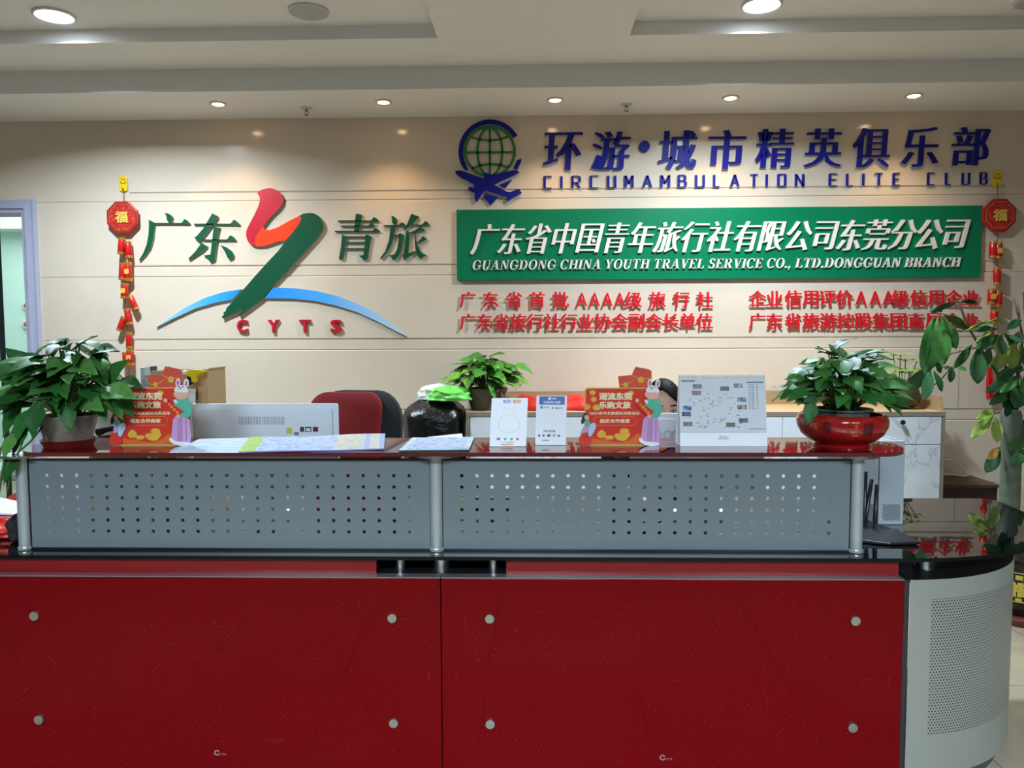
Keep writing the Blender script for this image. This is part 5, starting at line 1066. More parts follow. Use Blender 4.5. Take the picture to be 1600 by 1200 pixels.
# --- flyers lying on the shelf
def sheet(name, lb, cor, lift, mats, th=.0012, wave=.0, n=24, bands=None, grp=None):
    pts = [PZ(x, y, SH + .0008) for x, y in cor]; c0 = sum(pts, Vector()) / 4
    t = thing(name, lb, 'leaflet', (c0.x, c0.y, SH), grp)
    b = B(); m_ = 8
    for sgn in (0, 1):
        for i in range(n + 1):
            for j in range(m_ + 1):
                u, v = i / n, j / m_
                p = (pts[0] * (1 - u) + pts[3] * u) * (1 - v) + (pts[1] * (1 - u) + pts[2] * u) * v
                b.v.append(Vector((p.x, p.y, SH + .0006 + (th if sgn == 0 else 0) + lift * u * v + wave * (1 + math.sin(7 * u + 2 * v)) * (.4 + .6 * v))))
    S1 = (n + 1) * (m_ + 1); idx = lambda s_, i, j: s_ * S1 + i * (m_ + 1) + j
    bd = bands or [1.0]
    for i in range(n):
        mi = next(k_ for k_, e in enumerate(bd) if (i + .5) / n <= e)
        for j in range(m_): b.f.append([idx(0, i, j), idx(0, i + 1, j), idx(0, i + 1, j + 1), idx(0, i, j + 1)]); b.m.append(mi); b.f.append([idx(1, i, j + 1), idx(1, i + 1, j + 1), idx(1, i + 1, j), idx(1, i, j)]); b.m.append(len(mats) - 1)
    for i in range(n): b.f.append([idx(1, i, 0), idx(1, i + 1, 0), idx(0, i + 1, 0), idx(0, i, 0)]); b.m.append(len(mats) - 1); b.f.append([idx(0, i, m_), idx(0, i + 1, m_), idx(1, i + 1, m_), idx(1, i, m_)]); b.m.append(len(mats) - 1)
    for j in range(m_): b.f.append([idx(0, 0, j), idx(0, 0, j + 1), idx(1, 0, j + 1), idx(1, 0, j)]); b.m.append(len(mats) - 1); b.f.append([idx(1, n, j), idx(1, n, j + 1), idx(0, n, j + 1), idx(0, n, j)]); b.m.append(len(mats) - 1)
    b.obj('printed_sheet', mats, t, smooth=40); return t
m_mapA = print_mat('pale_map_print', [(150, 196, 232), (198, 222, 242), (226, 236, 246), (186, 216, 236), (206, 212, 226)], 9, (1, 3, 1))
m_lime = mat('lime_print', (178, 214, 92), .35, var=.2); m_mapB = print_mat('picture_map_print', [(110, 130, 164), (176, 196, 236), (220, 228, 246), (136, 152, 196), (206, 212, 216)], 42, (1, 1.6, 1))
m_mapC = print_mat('warm_picture_print', [(206, 190, 160), (226, 222, 206), (186, 200, 236), (220, 190, 176)], 42); m_lav = mat('lavender_print', (178, 192, 236), .35); m_shb = mat('sheet_edge_blue', (120, 142, 206), .5)
sheet('map_leaflet', 'pale blue map leaflet lying flat under the picture map on the shelf', [(264, 707.5), (312, 686), (400, 684), (384, 707.5)], 0, [m_mapA, m_wh])
sheet('picture_map', 'long unfolded picture map with a lime green left edge on the shelf', [(373, 708), (391, 686), (602, 682), (600, 703)], .004, [m_lime, m_mapB, m_mapC, m_lav, m_mapC, m_lav, m_shb], .004, .0024, 28, [.11, .66, .84, .90, .95, 1.0])
sheet('folded_flyer', 'blank white folded flyer lying under the brochure at the back of the shelf', [(690, 690), (668, 683), (722, 682.5), (724, 690)], .012, [m_wh, m_wh], .001)
sheet('brochure', 'small light blue brochure with a green edge on the shelf above the centre post', [(623, 706), (645, 686), (741, 685), (733, 705)], .0, [m_mapA, m_mapB, m_mapA, mat('dark_green_edge', (44, 84, 70), .4)], .0055, .0004, 24, [.1, .9, 1.0])

# ================================================================== ON AND BEHIND THE DESK
GZ = 0.7692
m_lgrey = mat('silver_white_plastic', (230, 238, 248), 0.35, 0.0, var=0.02)
m_vent = mat('vent_slots', (70, 76, 84), 0.6)
def monitor(name, lb, px0, px1, pyt, zb, d, rz=0.0):
    a, c = P(px0, pyt, d), P(px1, pyt, d); w = c.x - a.x; zt = (a.z + c.z) / 2; cx = (a.x + c.x) / 2
    t = thing(name, lb, 'computer', (cx, d, GZ))
    b = B(); b.prism([(x, z) for x, z in rrect(cx - w / 2, cx + w / 2, zb, zt, .008)], d, d + .012); b.prism(rrect(cx - w / 2 + .02, cx + w / 2 - .02, zb + .03, zt - .02, .01), d - .012, d + .002)
    b.obj('back_shell', m_lgrey, t, bevel=.004)
    B().box(cx - w / 2 + .008, cx + w / 2 - .008, d + .012, d + .0135, zb + .03, zt - .008).obj('screen', mat('dark_screen', (12, 13, 16), .1), t)
    b = B(); b.prism([(cx - .06, GZ + .008), (cx + .06, GZ + .008), (cx + .05, zb + .14), (cx - .05, zb + .14)], d - .028, d - .013); b.obj('stand_neck', m_lgrey, t, bevel=.003)
    B().slab([(x, y) for x, y in rrect(cx - .12, cx + .12, d - .11, d + .09, .03)], GZ, GZ + .008).obj('stand_foot', m_lgrey, t)
    return t, cx, w, zt
d = 2.98
t, cx, w, zt = monitor('desktop_computer', 'white all-in-one computer seen from behind with a vent grille and stickers', 299, 528, 630.5, 0.86, d)
YB = d - .0125
b = B(); v0, v1 = P(373.5, 651, YB), P(444, 663.5, YB)
for i in range(30): x = v0.x + (v1.x - v0.x) * i / 29; b.box(x - .0005, x + .0007, YB - .0006, YB + .001, v1.z, v0.z)
b.obj('vent_grille', m_vent, t)
for nm, m, x0, y0, x1, y1 in (('yellow_sticker', mat('yellow_sticker', (222, 206, 70), .4), 448, 668, 456, 678), ('grey_sticker', mat('grey_sticker', (110, 122, 130), .4), 459.5, 675.5, 467, 679.5), ('white_sticker', m_wh, 460, 668, 466.5, 674), ('dark_sticker', mat('dark_sticker', (60, 66, 74), .4), 469, 667, 475, 674.5), ('outline_sticker', mat('black_sticker', (40, 44, 50), .4), 477, 667, 486.5, 674.5), ('red_sticker', mat('maroon_sticker', (110, 40, 50), .4), 489, 667, 497, 674.5)):
    a, c = P(x0, y1, YB), P(x1, y0, YB); B().box(a.x, c.x, YB - .0006, YB, a.z, c.z).obj(nm, m, t)
a, c = P(478.3, 673.5, YB), P(485.2, 669, YB); B().box(a.x, c.x, YB - .0009, YB - .0006, a.z, c.z).obj('white_sticker', m_wh, t)
d2 = 3.02
t, cx, w, zt = monitor('desktop_computer', 'white computer seen from behind between the advertising card and the calendar', 985, 1196, 645.5, 0.86, d2)
YB = d2 - .0125; b = B()
for px in (1027, 1043, 1056.5, 1070):
    q = P(px, 679, YB); b.band([(q.x + .0145 * math.cos(a), q.z + .0145 * math.sin(a)) for a in [k_ * PI / 12 for k_ in range(25)]], .004, YB - .002, YB)
b.obj('embossed_rings', mat('embossed_plastic', (192, 194, 198), .3, .2), t)

# --- office chairs
m_cred = mat('red_upholstery', (138, 20, 26), 0.8, var=0.12, scale=120, bump=0.1)
m_cblk = mat('black_upholstery', (20, 21, 25), 0.75, var=0.2, scale=90, bump=0.1)
def chair(name, lb, x, y, rz, red):
    t = thing(name, lb, 'office chair', (0, 0, 0))
    def cushion(w, h, th, r=.09): 
        b = B(); n = 14; prof = [(0, .0), (.25, .75), (.5, 1), (.75, .75), (1, 0)]
        ol = rrect(-w / 2, w / 2, 0, h, r, 7); k_ = len(ol); cx, cz = 0, h / 2
        rings = [(0.90, -th / 2), (1.0, -th / 4), (1.0, th / 4), (.90, th / 2)]
        for f, yy in rings: b.v += [Vector((cx + (x_ - cx) * f, yy, cz + (z_ - cz) * f)) for x_, z_ in ol]
        for i in range(3):
            for j in range(k_): b.f.append([i * k_ + j, i * k_ + (j + 1) % k_, (i + 1) * k_ + (j + 1) % k_, (i + 1) * k_ + j]); b.m.append(0)
        b.f.append(list(range(k_))[::-1]); b.m.append(0); b.f.append([3 * k_ + j for j in range(k_)]); b.m.append(0)
        return b
    bend = lambda b, z0, yo: b.move(lambda p: (p.x, p.y + yo + .06 * (abs(p.x) / .25) ** 2 * -1 + p.z * .16, p.z + z0))
    bend(cushion(.50, .66, .07, .16), .54, .22).obj('back_shell', m_cblk, t, smooth=35)
    if red: bend(cushion(.37, .50, .05, .08).move(lambda p: (p.x - .04 - (p.z - .4) * p.x * .25, p.y, p.z + .155)), .54, .165).obj('red_back_cover', m_cred, t, smooth=35)
    cushion(.50, .48, .09, .08).move(lambda p: (p.x, p.z - .26, .47 + p.y)).obj('seat', m_cblk, t, smooth=35)
    for s_ in (-1, 1): B().tube([(s_ * .27, .12, .42), (s_ * .30, .12, .60), (s_ * .30, .05, .66), (s_ * .30, -.18, .66)], .018, 10).obj('armrest', m_black, t, smooth=True)
    B().cyl((0, 0, .12), .028, .31, 20).obj('gas_column', m_black, t, smooth=40)
    for k_ in range(5):
        a = k_ * 2 * PI / 5 + .3; e = Vector((.28 * math.cos(a), .28 * math.sin(a), .075)); l = B().tube([(0, 0, .13), e], [.028, .016], 10).obj('base_leg', m_black, t, smooth=True)
        B().lathe(e + Vector((0, 0, -.049)), [(.0, -.026), (.02, -.022), (.026, 0), (.02, .022), (0, .026)], 14, 'x').obj('castor', m_black, l, smooth=True)
    t.location = (x, y, 0); t.rotation_euler.z = rz
    return t
q = P(533, 615, 3.72); chair('office_chair', 'office chair with a red back cover over black, behind the white all-in-one computer', q.x, 3.60, -.16, True)

# --- person
PX = P(1036, 620, 3.42).x; PY = 3.42
t = thing('person', 'person with black hair seated behind the white computer, only forehead and one eye showing', 'person', (PX, PY, 0))
m_skin = mat('skin', (224, 178, 152), 0.5, var=.05, scale=30); m_hair = mat('black_hair', (12, 10, 10), 0.62, ior=1.2, var=.4, scale=70, aniso=(1, 1, .2)); m_top = mat('dark_jumper', (52, 56, 72), .85, var=.15, scale=60)
HC = Vector((PX, PY, 1.158))
def head(b):
    o = len(b.v); n, m_ = 40, 30
    for i in range(m_ + 1):
        th_ = PI * i / m_
        for k_ in range(n):
            a = 2 * PI * k_ / n; x = math.sin(th_) * math.cos(a); y = math.sin(th_) * math.sin(a); z = -math.cos(th_)
            fr = max(0, -y)                                   # the face looks towards -y
            w = .074 * (1 - .22 * max(0, -z) ** 1.4) ; X_, Y_, Z_ = x * w, y * .094, z * .112
            if z < -.1 and y > 0: Y_ *= 1 + .35 * z
            if fr > .3:
                g = lambda cx, cz, sx, sz: math.exp(-((x * .074 - cx) / sx) ** 2 - ((z * .112 - cz) / sz) ** 2)
                Y_ -= .020 * g(0, -.030, .012, .016) + .010 * g(0, -.012, .008, .020) + .006 * g(0, -.066, .022, .008) + .007 * g(0, -.098, .022, .014)
                Y_ += .010 * (g(.032, -.010, .016, .009) + g(-.032, -.010, .016, .009)) + .003 * g(0, -.058, .03, .004); Y_ -= .004 * (g(.032, .010, .024, .007) + g(-.032, .010, .024, .007))
            b.v.append(HC + Vector((X_, Y_, Z_)))
    for i in range(m_):
        for k_ in range(n): b.f.append([o + i * n + k_, o + i * n + (k_ + 1) % n, o + (i + 1) * n + (k_ + 1) % n, o + (i + 1) * n + k_]); b.m.append(0)
V = Vector
sk = [V((PX, PY + .02, .53)), V((PX, PY + .03, .68)), V((PX, PY + .02, .84)), V((PX, PY + .015, .955)), V((PX, PY + .01, 1.02)), V((PX, PY + .005, 1.085))]
rad = [(.15, .11), (.13, .10), (.145, .105), (.12, .085), (.052, .052), (.048, .05)]
ed = [(i, i + 1) for i in range(5)]
for s_ in (-1, 1):
    k0 = len(sk); sk += [V((PX + s_ * .155, PY + .02, .945)), V((PX + s_ * .205, PY + .0, .80)), V((PX + s_ * .215, PY - .06, .80)), V((PX + s_ * .17, PY - .20, .815)), V((PX + s_ * .12, PY - .25, .81)), V((PX + s_ * .10, PY - .29, .80))]
    rad += [(.062, .062), (.050, .050), (.042, .042), (.032, .032), (.026, .026), (.030, .016)]; ed += [(3, k0)] + [(k0 + i, k0 + i + 1) for i in range(5)]
    k0 = len(sk); sk += [V((PX + s_ * .09, PY - .02, .535)), V((PX + s_ * .11, PY - .24, .545)), V((PX + s_ * .11, PY - .40, .52)), V((PX + s_ * .11, PY - .385, .30)), V((PX + s_ * .11, PY - .36, .09)), V((PX + s_ * .11, PY - .44, .045)), V((PX + s_ * .11, PY - .52, .035))]
    rad += [(.095, .09), (.08, .075), (.062, .06), (.055, .055), (.038, .038), (.036, .032), (.032, .022)]; ed += [(0, k0)] + [(k0 + i, k0 + i + 1) for i in range(6)]
    for f_ in range(5):
        hb = len(sk); w0 = V((PX + s_ * .10, PY - .29, .80)); off = (f_ - 1.5) * .018
        if f_ < 4: ln = (.050, .056, .052, .042)[f_]; ch = [w0 + V((-off * s_, -.035, -.001)), w0 + V((-off * s_ * 1.05, -.035 - ln * .6, .002)), w0 + V((-off * s_ * 1.05, -.035 - ln * 1.15, -.010))]
        else: ch = [w0 + V((-s_ * .030, .005, -.002)), w0 + V((-s_ * .045, -.022, -.004)), w0 + V((-s_ * .046, -.045, -.010))]
        tip = next(i for i, q_ in enumerate(sk) if (q_ - w0).length < 1e-5); sk += ch; rad += [(.010, .010), (.009, .009), (.0075, .0075)]; ed += [(tip, hb), (hb, hb + 1), (hb + 1, hb + 2)]
me = bpy.data.meshes.new('skeleton'); me.from_pydata([tuple(q_) for q_ in sk], ed, []); so = bpy.data.objects.new('skeleton', me); COL.objects.link(so)
so.modifiers.new('skin', 'SKIN'); ss = so.modifiers.new('sub', 'SUBSURF'); ss.levels = 2; ss.render_levels = 2
for i, r in enumerate(rad): me.skin_vertices[0].data[i].radius = r
me.skin_vertices[0].data[0].use_root = True
bpy.context.view_layer.update(); ev = so.evaluated_get(bpy.context.evaluated_depsgraph_get()); bm_ = bpy.data.meshes.new_from_object(ev)
b = B(); b.add([v_.co for v_ in bm_.vertices], [list(p.vertices) for p in bm_.polygons]); bpy.data.objects.remove(so)
head(b)
for s_ in (-1, 1): b.ball(HC + V((s_ * .073, .012, -.020)), .010, .020, .032, 12, 8)
b.m = [0 if (sum((b.v[i].z for i in f)) / len(f)) > 1.0 or (sum((b.v[i].y for i in f)) / len(f)) < PY - .20 and (sum((b.v[i].z for i in f)) / len(f)) > .74 else 1 for f in b.f]
body = b.obj('body', [m_skin, m_top], t, smooth=True)
for s_ in (-1, 1):
    ey = B().ball(HC + V((s_ * .032, -.074, -.012)), .0125, .0125, .0125, 16, 10).obj('eye', mat('eye_white', (232, 226, 220), .2), t, smooth=True)
    B().ball(HC + V((s_ * .032, -.083, -.0125)), .0058, .0045, .0058, 12, 8).obj('iris', mat('dark_iris', (30, 18, 14), .15), ey, smooth=True)
    B().tube([HC + V((s_ * .046, -.078, -.010)), HC + V((s_ * .034, -.088, -.0035)), HC + V((s_ * .018, -.084, -.010))], .0022, 6).obj('eyelashes', m_hair, t, smooth=True)
    B().tube([HC + V((s_ * .052, -.072, .012)), HC + V((s_ * .036, -.088, .017)), HC + V((s_ * .016, -.092, .012))], [.0018, .0034, .003], 6).obj('eyebrow', m_hair, t, smooth=True)
B().prism([(HC.x + x, HC.z + z) for x, z in soften([(-.022, -.064), (-.006, -.059), (0, -.061), (.006, -.059), (.022, -.064), (0, -.073)])], HC.y - .102, HC.y - .085).obj('lips', mat('lips', (190, 104, 100), .4), t)
# hair: a cap with a centre parting, falling past the cheeks
b = B(); n, m_ = 48, 26; o = 0; rows = []
for i in range(m_ + 1):
    for k_ in range(n):
        a = 2 * PI * k_ / n; x, y = math.cos(a), math.sin(a); front = max(0, -y); side = abs(x)
        zlow = -.17 if y > -.15 else (-.17 + .255 * min(1, (front - .15) / .42) - .0 * side)
        if front > .5: zlow = .058 + .030 * (1 - min(1, abs(x + .30) / .7)) - .05 * max(0, side - .45) - .03 * max(0, x)
        f_ = i / m_; zt_ = .124; z = zt_ + (zlow - zt_) * f_ ** 1.25
        rr = math.sqrt(max(0, 1 - (max(z, 0) / .1245) ** 2)); g = 1.0 + (.05 if z < 0 else 0)
        b.v.append(HC + V((x * .084 * rr * g, y * .103 * rr * g + (.008 if z < 0 else 0), z + .0015 * math.sin(k_ * 2.6))))
for i in range(m_):
    for k_ in range(n): b.f.append([i * n + k_, i * n + (k_ + 1) % n, (i + 1) * n + (k_ + 1) % n, (i + 1) * n + k_][::-1]); b.m.append(0)
b.obj('hair', m_hair, t, smooth=True, solid=.008)
chair('office_chair', 'black office chair carrying the person behind the second computer', PX, PY + .03, 0.0, False)

# --- marble-front cabinet along the wall
m_marb = marble_mat('marble_laminate'); m_oak = wood_mat('oak_top', (206, 172, 128), (186, 150, 106), (1, 12, 12)); m_taupe = mat('taupe_edge', (142, 132, 118), .45)
CY0, CY1 = 4.836, WY - .012; cx0, cx1 = P(729, 660, CY0).x, P(1477, 660, CY0).x
t = thing('storage_cabinet', 'long low cabinet with white marble-look drawers and an oak top along the wall', 'cabinet', ((cx0 + cx1) / 2, 5.1, 0))
b = B(); b.box(cx0, cx0 + .02, CY0, CY1, 0, 0.963); b.box(cx1 - .02, cx1, CY0, CY1, 0, 0.963); b.box(cx0 + .02, cx1 - .02, CY1 - .012, CY1, .04, 0.963); b.box(cx0 + .02, cx1 - .02, CY0 + .03, CY1 - .012, .05, .07); b.box(cx0 + .02, cx1 - .02, CY0 + .05, CY0 + .07, 0, .05)
b.obj('carcass', m_taupe, t)
b = B(); b.box(cx0, cx1, CY0, CY1, 0.963, 0.9912); b.obj('oak_worktop', m_oak, t)
b = B(); b.box(cx0, cx1, CY0 - .0015, CY0, 0.963, 0.9912); b.obj('front_edging', m_taupe, t)
b = B(); b.box(cx0, cx1, CY1 - .016, CY1, 0.9912, 1.083)
b.add([(cx1 - .016, CY0 + .02, 0.9912), (cx1, CY0 + .02, 0.9912), (cx1, CY1 - .016, 0.9912), (cx1 - .016, CY1 - .016, 0.9912), (cx1 - .016, CY0 + .05, 1.083), (cx1, CY0 + .05, 1.083), (cx1, CY1 - .016, 1.083), (cx1 - .016, CY1 - .016, 1.083)], [(0, 3, 2, 1), (4, 5, 6, 7), (0, 1, 5, 4), (1, 2, 6, 5), (2, 3, 7, 6), (3, 0, 4, 7)])
b.obj('upstand', wood_mat('oak_upstand', (178, 146, 108), (160, 128, 92), (1, 12, 12)), t)
xs = [cx0 + .022, P(977, 660, CY0).x, P(1223, 660, CY0).x, cx1 - .022]; zs_ = P(1440, 694.5, CY0).z
for i in range(3):
    for nm, z0, z1 in (('drawer', zs_ + .002, 0.9582), ('door', .06, zs_ - .002)):
        o = B().box(xs[i] + .0015, xs[i + 1] - .0015, CY0 - .0005, CY0 + .017, z0, z1).obj(nm, m_marb, t, bevel=.001)
        if nm == 'drawer': kx = P(1409, 658, CY0).x if i == 2 else (xs[i] + xs[i + 1]) / 2 + .25; B().lathe((kx, CY0, 0.927), [(0, -.026), (.013, -.024), (.0155, -.014), (.007, -.007), (.007, -.0005)], 18, 'y').obj('knob', m_black, o, smooth=40)
        else: B().lathe((xs[i] + .05, CY0, .52), [(0, -.026), (.013, -.024), (.0155, -.014), (.007, -.007), (.007, -.0005)], 18, 'y').obj('knob', m_black, o, smooth=40)

# --- folded red banner cloth on the cabinet
m_cloth = mat('red_satin', (206, 34, 30), .45, var=.25, scale=18)
t_x0, t_x1 = P(792, 625, 5.04).x, P(930, 625, 5.04).x
def crumple(x0, x1, y0, y1, z0, h, n, m_, seed, amp):
    rnd = random.Random(seed); ph = [rnd.uniform(0, 6) for _ in range(6)]; b = B()
    for i in range(n + 1):
        for j in range(m_ + 1):
            u, v = i / n, j / m_; e = min(1, 6 * u, 6 * (1 - u)); e2 = math.sin(PI * min(1, max(0, v)))
            z = z0 + .001 + h * e ** .5 * e2 ** .5 * (.86 + .14 * math.sin(9 * u + ph[0] + 2 * v)) + amp * e * e2 * (math.sin(23 * u + ph[1] + 5 * v) + math.sin(14 * v + ph[2] + 6 * u))
            b.v.append(V((x0 + (x1 - x0) * u, y0 + (y1 - y0) * v + .01 * math.sin(11 * u + ph[3]), max(z0 + .001, z))))
    for i in range(n):
        for j in range(m_): b.f.append([i * (m_ + 1) + j, (i + 1) * (m_ + 1) + j, (i + 1) * (m_ + 1) + j + 1, i * (m_ + 1) + j + 1]); b.m.append(0)
    return b
tag(crumple(t_x0, t_x1, 4.92, 5.21, 0.9914, .09, 60, 20, 2, .004).obj('folded_cloth', m_cloth, None, smooth=True, solid=.003), 'crumpled red satin cloth lying on the cabinet behind the payment cards', 'cloth')
tag(crumple(P(776, 625, 4.88).x, P(796, 625, 4.88).x, 4.855, 4.91, 0.9914, .12, 24, 14, 5, .004).obj('brown_bundle', mat('dark_brown_wrap', (70, 44, 40), .6, var=.3), None, smooth=True, solid=.003), 'small dark brown bundle beside the pothos pot on the cabinet', 'bundle')

# --- black rubbish sack with green plastic on top
m_sack = mat('black_plastic_film', (13, 13, 14), .30, var=.4, scale=22, bump=1.0); m_gbag = mat('green_plastic_film', (120, 224, 96), .3, var=.3, scale=14, bump=.4); m_wbag = mat('white_plastic_film', (226, 232, 220), .3, var=.1, scale=14, bump=.4)
def blob(c, rx, ry, h, seed, amp, sq=2.6, n=56, m_=36, topw=.75, sh=.72):
    rnd = random.Random(seed); ph = [rnd.uniform(0, 6) for _ in range(8)]; b = B(); c = Vector(c)
    for i in range(m_ + 1):
        t_ = i / m_; pr = (min(1, t_ * 9) ** .5) * (1 - max(0, (t_ - sh) / (1 - sh)) ** 2.2 * .92) * (1 - (1 - topw) * t_)
        for k_ in range(n):
            a = 2 * PI * k_ / n; e = (abs(math.cos(a)) ** sq + abs(math.sin(a)) ** sq) ** (-1 / sq)
            w_ = 1 + amp * (math.sin(3 * a + ph[0] + 5 * t_) + .7 * math.sin(7 * a + ph[1] - 9 * t_) + .6 * math.sin(13 * a + ph[2] + 4 * t_) * t_ + .5 * math.sin(17 * t_ + ph[3] + 2 * a))
            b.v.append(c + V((rx * pr * e * w_ * math.cos(a), ry * pr * e * w_ * math.sin(a), h * t_ + .01 * t_ * math.sin(5 * a + ph[4]))))
    for i in range(m_):
        for k_ in range(n): b.f.append([i * n + k_, i * n + (k_ + 1) % n, (i + 1) * n + (k_ + 1) % n, (i + 1) * n + k_]); b.m.append(0)
    b.f.append(list(range(n))[::-1]); b.m.append(0); b.f.append([m_ * n + k_ for k_ in range(n)]); b.m.append(0)
    return b
sx = P(680, 660, 4.98).x; sw = 47 * 4.98 / F_PX
tag(blob((sx, 4.98, .001), sw, .20, P(680, 618, 4.98).z, 3, .026, 4.0, topw=1.0, sh=.88).obj('rubbish_sack', m_sack, None, smooth=True), 'full black plastic sack standing on the floor at the left end of the cabinet', 'plastic sack')
zt = P(680, 626, 4.98).z
t = thing('plastic_bag', 'crumpled green and clear plastic bag lying on top of the black sack', 'plastic bag', (sx, 4.96, zt))
blob((P(704, 620, 4.92).x, 4.90, zt + .004), .138, .108, .09, 9, .06, 2.0, topw=.85).obj('green_film', m_gbag, t, smooth=True)
blob((P(688, 620, 4.99).x, 4.99, zt), .15, .096, .102, 12, .06, 2.0, topw=.8).obj('clear_film', m_wbag, t, smooth=True)

# --- carton, its contents and the spray bottle behind the left computer
m_kraft = mat('kraft_board', (200, 164, 116), .7, var=.08, scale=5)
CD = 3.08; kx0, kx1 = P(237, 640, CD).x, P(326, 640, CD).x; ktop = P(300, 580, CD).z
t = thing('cardboard_carton', 'tall brown cardboard carton standing on the desk behind the left advertising card', 'carton', ((kx0 + kx1) / 2, CD + .11, GZ))
b = B(); b.box(kx0, kx1, CD, CD + .004, GZ, ktop); b.box(kx0, kx1, CD + .176, CD + .18, GZ, ktop); b.box(kx0, kx0 + .004, CD + .004, CD + .176, GZ, ktop); b.box(kx1 - .004, kx1, CD + .004, CD + .176, GZ, ktop); b.box(kx0 + .004, kx1 - .004, CD + .004, CD + .176, GZ, GZ + .004); b.obj('carton_body', m_kraft, t)
fz = P(245, 573, CD + .18).z
B().box(kx0, P(258, 580, CD + .18).x, CD + .1765, CD + .1795, ktop, fz).obj('raised_flap', m_kraft, t); B().prism([(kx1 - .0035, ktop), (kx1 - .001, ktop), (kx1 + .006, ktop + .012), (kx1 + .0035, ktop + .012)], CD + .004, CD + .176).obj('raised_flap', m_kraft, t)
B().box(P(306, 600, CD).x, P(309, 600, CD).x, CD - .0006, CD, P(308, 624, CD).z, P(308, 606, CD).z).obj('hand_slot', mat('slot_shadow', (120, 92, 60), .8), t)
def boxy(name, lb, x0, x1, d, y0, yt, m, depth=.05):
    a, c = P(x0, yt, d), P(x1, yt, d); tag(B().box(a.x, c.x, d, d + depth, GZ + .0005, (a.z + c.z) / 2).obj(name, m, None, bevel=.002), lb, 'box')
boxy('tall_box', 'light blue and white tall box standing left of the brown carton', 219, 225.5, CD + .0, 0, 574, mat('pale_blue_carton', (190, 206, 220), .4, var=.25, scale=30), .05)
boxy('tall_box', 'dark grey box standing just left of the brown carton, behind the light blue one', 226, 236.5, CD + .07, 0, 572.5, mat('dark_grey_carton', (78, 72, 76), .5, var=.2), .05)
boxy('tall_box', 'pale cream box low between the light blue box and the brown carton', 226.2, 232, CD + .0, 0, 590, mat('cream_carton', (206, 204, 186), .5), .045)
q = P(300, 590, CD - .045)
t = thing('spray_bottle', 'yellow trigger spray bottle standing on the desk in front of the brown carton', 'spray bottle', (q.x, q.y, GZ))
SD = CD - .045; zt = P(300, 604, SD).z
B().lathe((q.x, q.y, GZ), [(0, 0), (.034, 0), (.036, .02), (.036, .26), (.028, .34), (.014, zt - GZ - .03), (.014, zt - GZ - .01), (0, zt - GZ - .01)], 28).move(lambda p: (p.x - (1 - (p.z - GZ) / (zt - GZ)) * .06, p.y, p.z)).obj('bottle', mat('translucent_white_bottle', (226, 226, 214), .35), t, smooth=40)
S_ = lambda pts: [(P(x, y, SD).x, P(x, y, SD).z) for x, y in pts]
B().prism(S_([(293, 579.5), (300, 577.5), (312, 577), (321, 579.5), (318, 583), (311, 586), (308, 590), (307, 597.5), (301, 597), (300, 590), (292, 586)]), SD - .012, SD + .012).obj('spray_trigger', mat('yellow_trigger', (240, 206, 20), .35), t, bevel=.003)
B().prism(S_([(295, 588), (300, 589), (300.5, 599), (297, 602), (294, 598)]), SD - .014, SD + .014).obj('collar', m_black, t)
a = P(288, 582, SD); B().ball((a.x + .004, SD, a.z - .002), .018, .014, .012, 14, 8).obj('nozzle', mat('cream_nozzle', (240, 226, 200), .4), t, smooth=True)

# --- small wooden box with a phone behind the left pot
WD = 2.93; wz = P(155, 690, WD).z; a, c2 = P(138, 690, WD), P(205, 690, WD)
t = thing('wooden_box', 'small light wooden box on the desk behind the left pothos pot', 'box', ((a.x + c2.x) / 2, WD + .06, GZ)); B().box(a.x, c2.x, WD, WD + .12, GZ, wz).obj('box_body', m_oak, t, bevel=.002)
B().box(a.x - .002, c2.x + .002, WD - .002, WD + .122, wz, wz + .006).obj('lid', wood_mat('light_wood_lid', (196, 160, 118), (176, 140, 100), (2, 9, 9)), t)
t = thing('telephone', 'black telephone handset lying on the wooden box behind the left pot', 'telephone', ((a.x + c2.x) / 2, WD + .05, wz + .0062))
B().prism([(a.x + .01, wz + .0062), (c2.x - .01, wz + .0062), (c2.x - .012, wz + .036), (a.x + .03, wz + .018)], WD + .01, WD + .10).obj('phone_base', m_black, t, bevel=.003)
B().tube([(a.x + .015, WD + .04, wz + .030), (a.x + .05, WD + .04, wz + .042), (c2.x - .05, WD + .04, wz + .055), (c2.x - .015, WD + .04, wz + .050)], [.016, .011, .011, .017], 12).obj('handset', m_black, t, smooth=True)
t = thing('paper_stack', 'upright stack of white paper on the desk between pot and advertising card', 'paper', (P(152, 650, 3.1).x, 3.12, GZ))
a, c2 = P(136, 634, 3.1), P(176, 636, 3.1); B().box(a.x, c2.x, 3.10, 3.13, GZ, a.z).obj('paper_block', m_wh, t)

# --- computer tower, router and tray at the right
TD = 2.865; a, c2 = P(1318, 690, TD), P(1415, 689, TD); tz = c2.z
m_tower = mat('pale_grey_steel', (176, 184, 190), .4, .25, var=.03)
t = thing('computer_tower', 'pale grey computer tower with diagonal vents on the desk right of the shelf', 'computer tower', ((a.x + c2.x) / 2, TD + .12, GZ))
sxm = P(1374, 730, TD).x
B().box(sxm + .0012, c2.x, TD, TD + .26, GZ, tz).obj('side_panel', m_tower, t, bevel=.003)
B().box(a.x, sxm - .0012, TD + .001, TD + .26, GZ, tz).obj('side_panel', m_tower, t, bevel=.003)
b = B()
for k_ in range(11):
    x, z = P(1377 + 0, 0, TD).x, 0
vx0, vx1 = P(1378, 800, TD).x, P(1406, 800, TD).x; vz0, vz1 = P(1390, 814, TD).z, P(1390, 788, TD).z; H_ = vz1 - vz0; W_ = vx1 - vx0
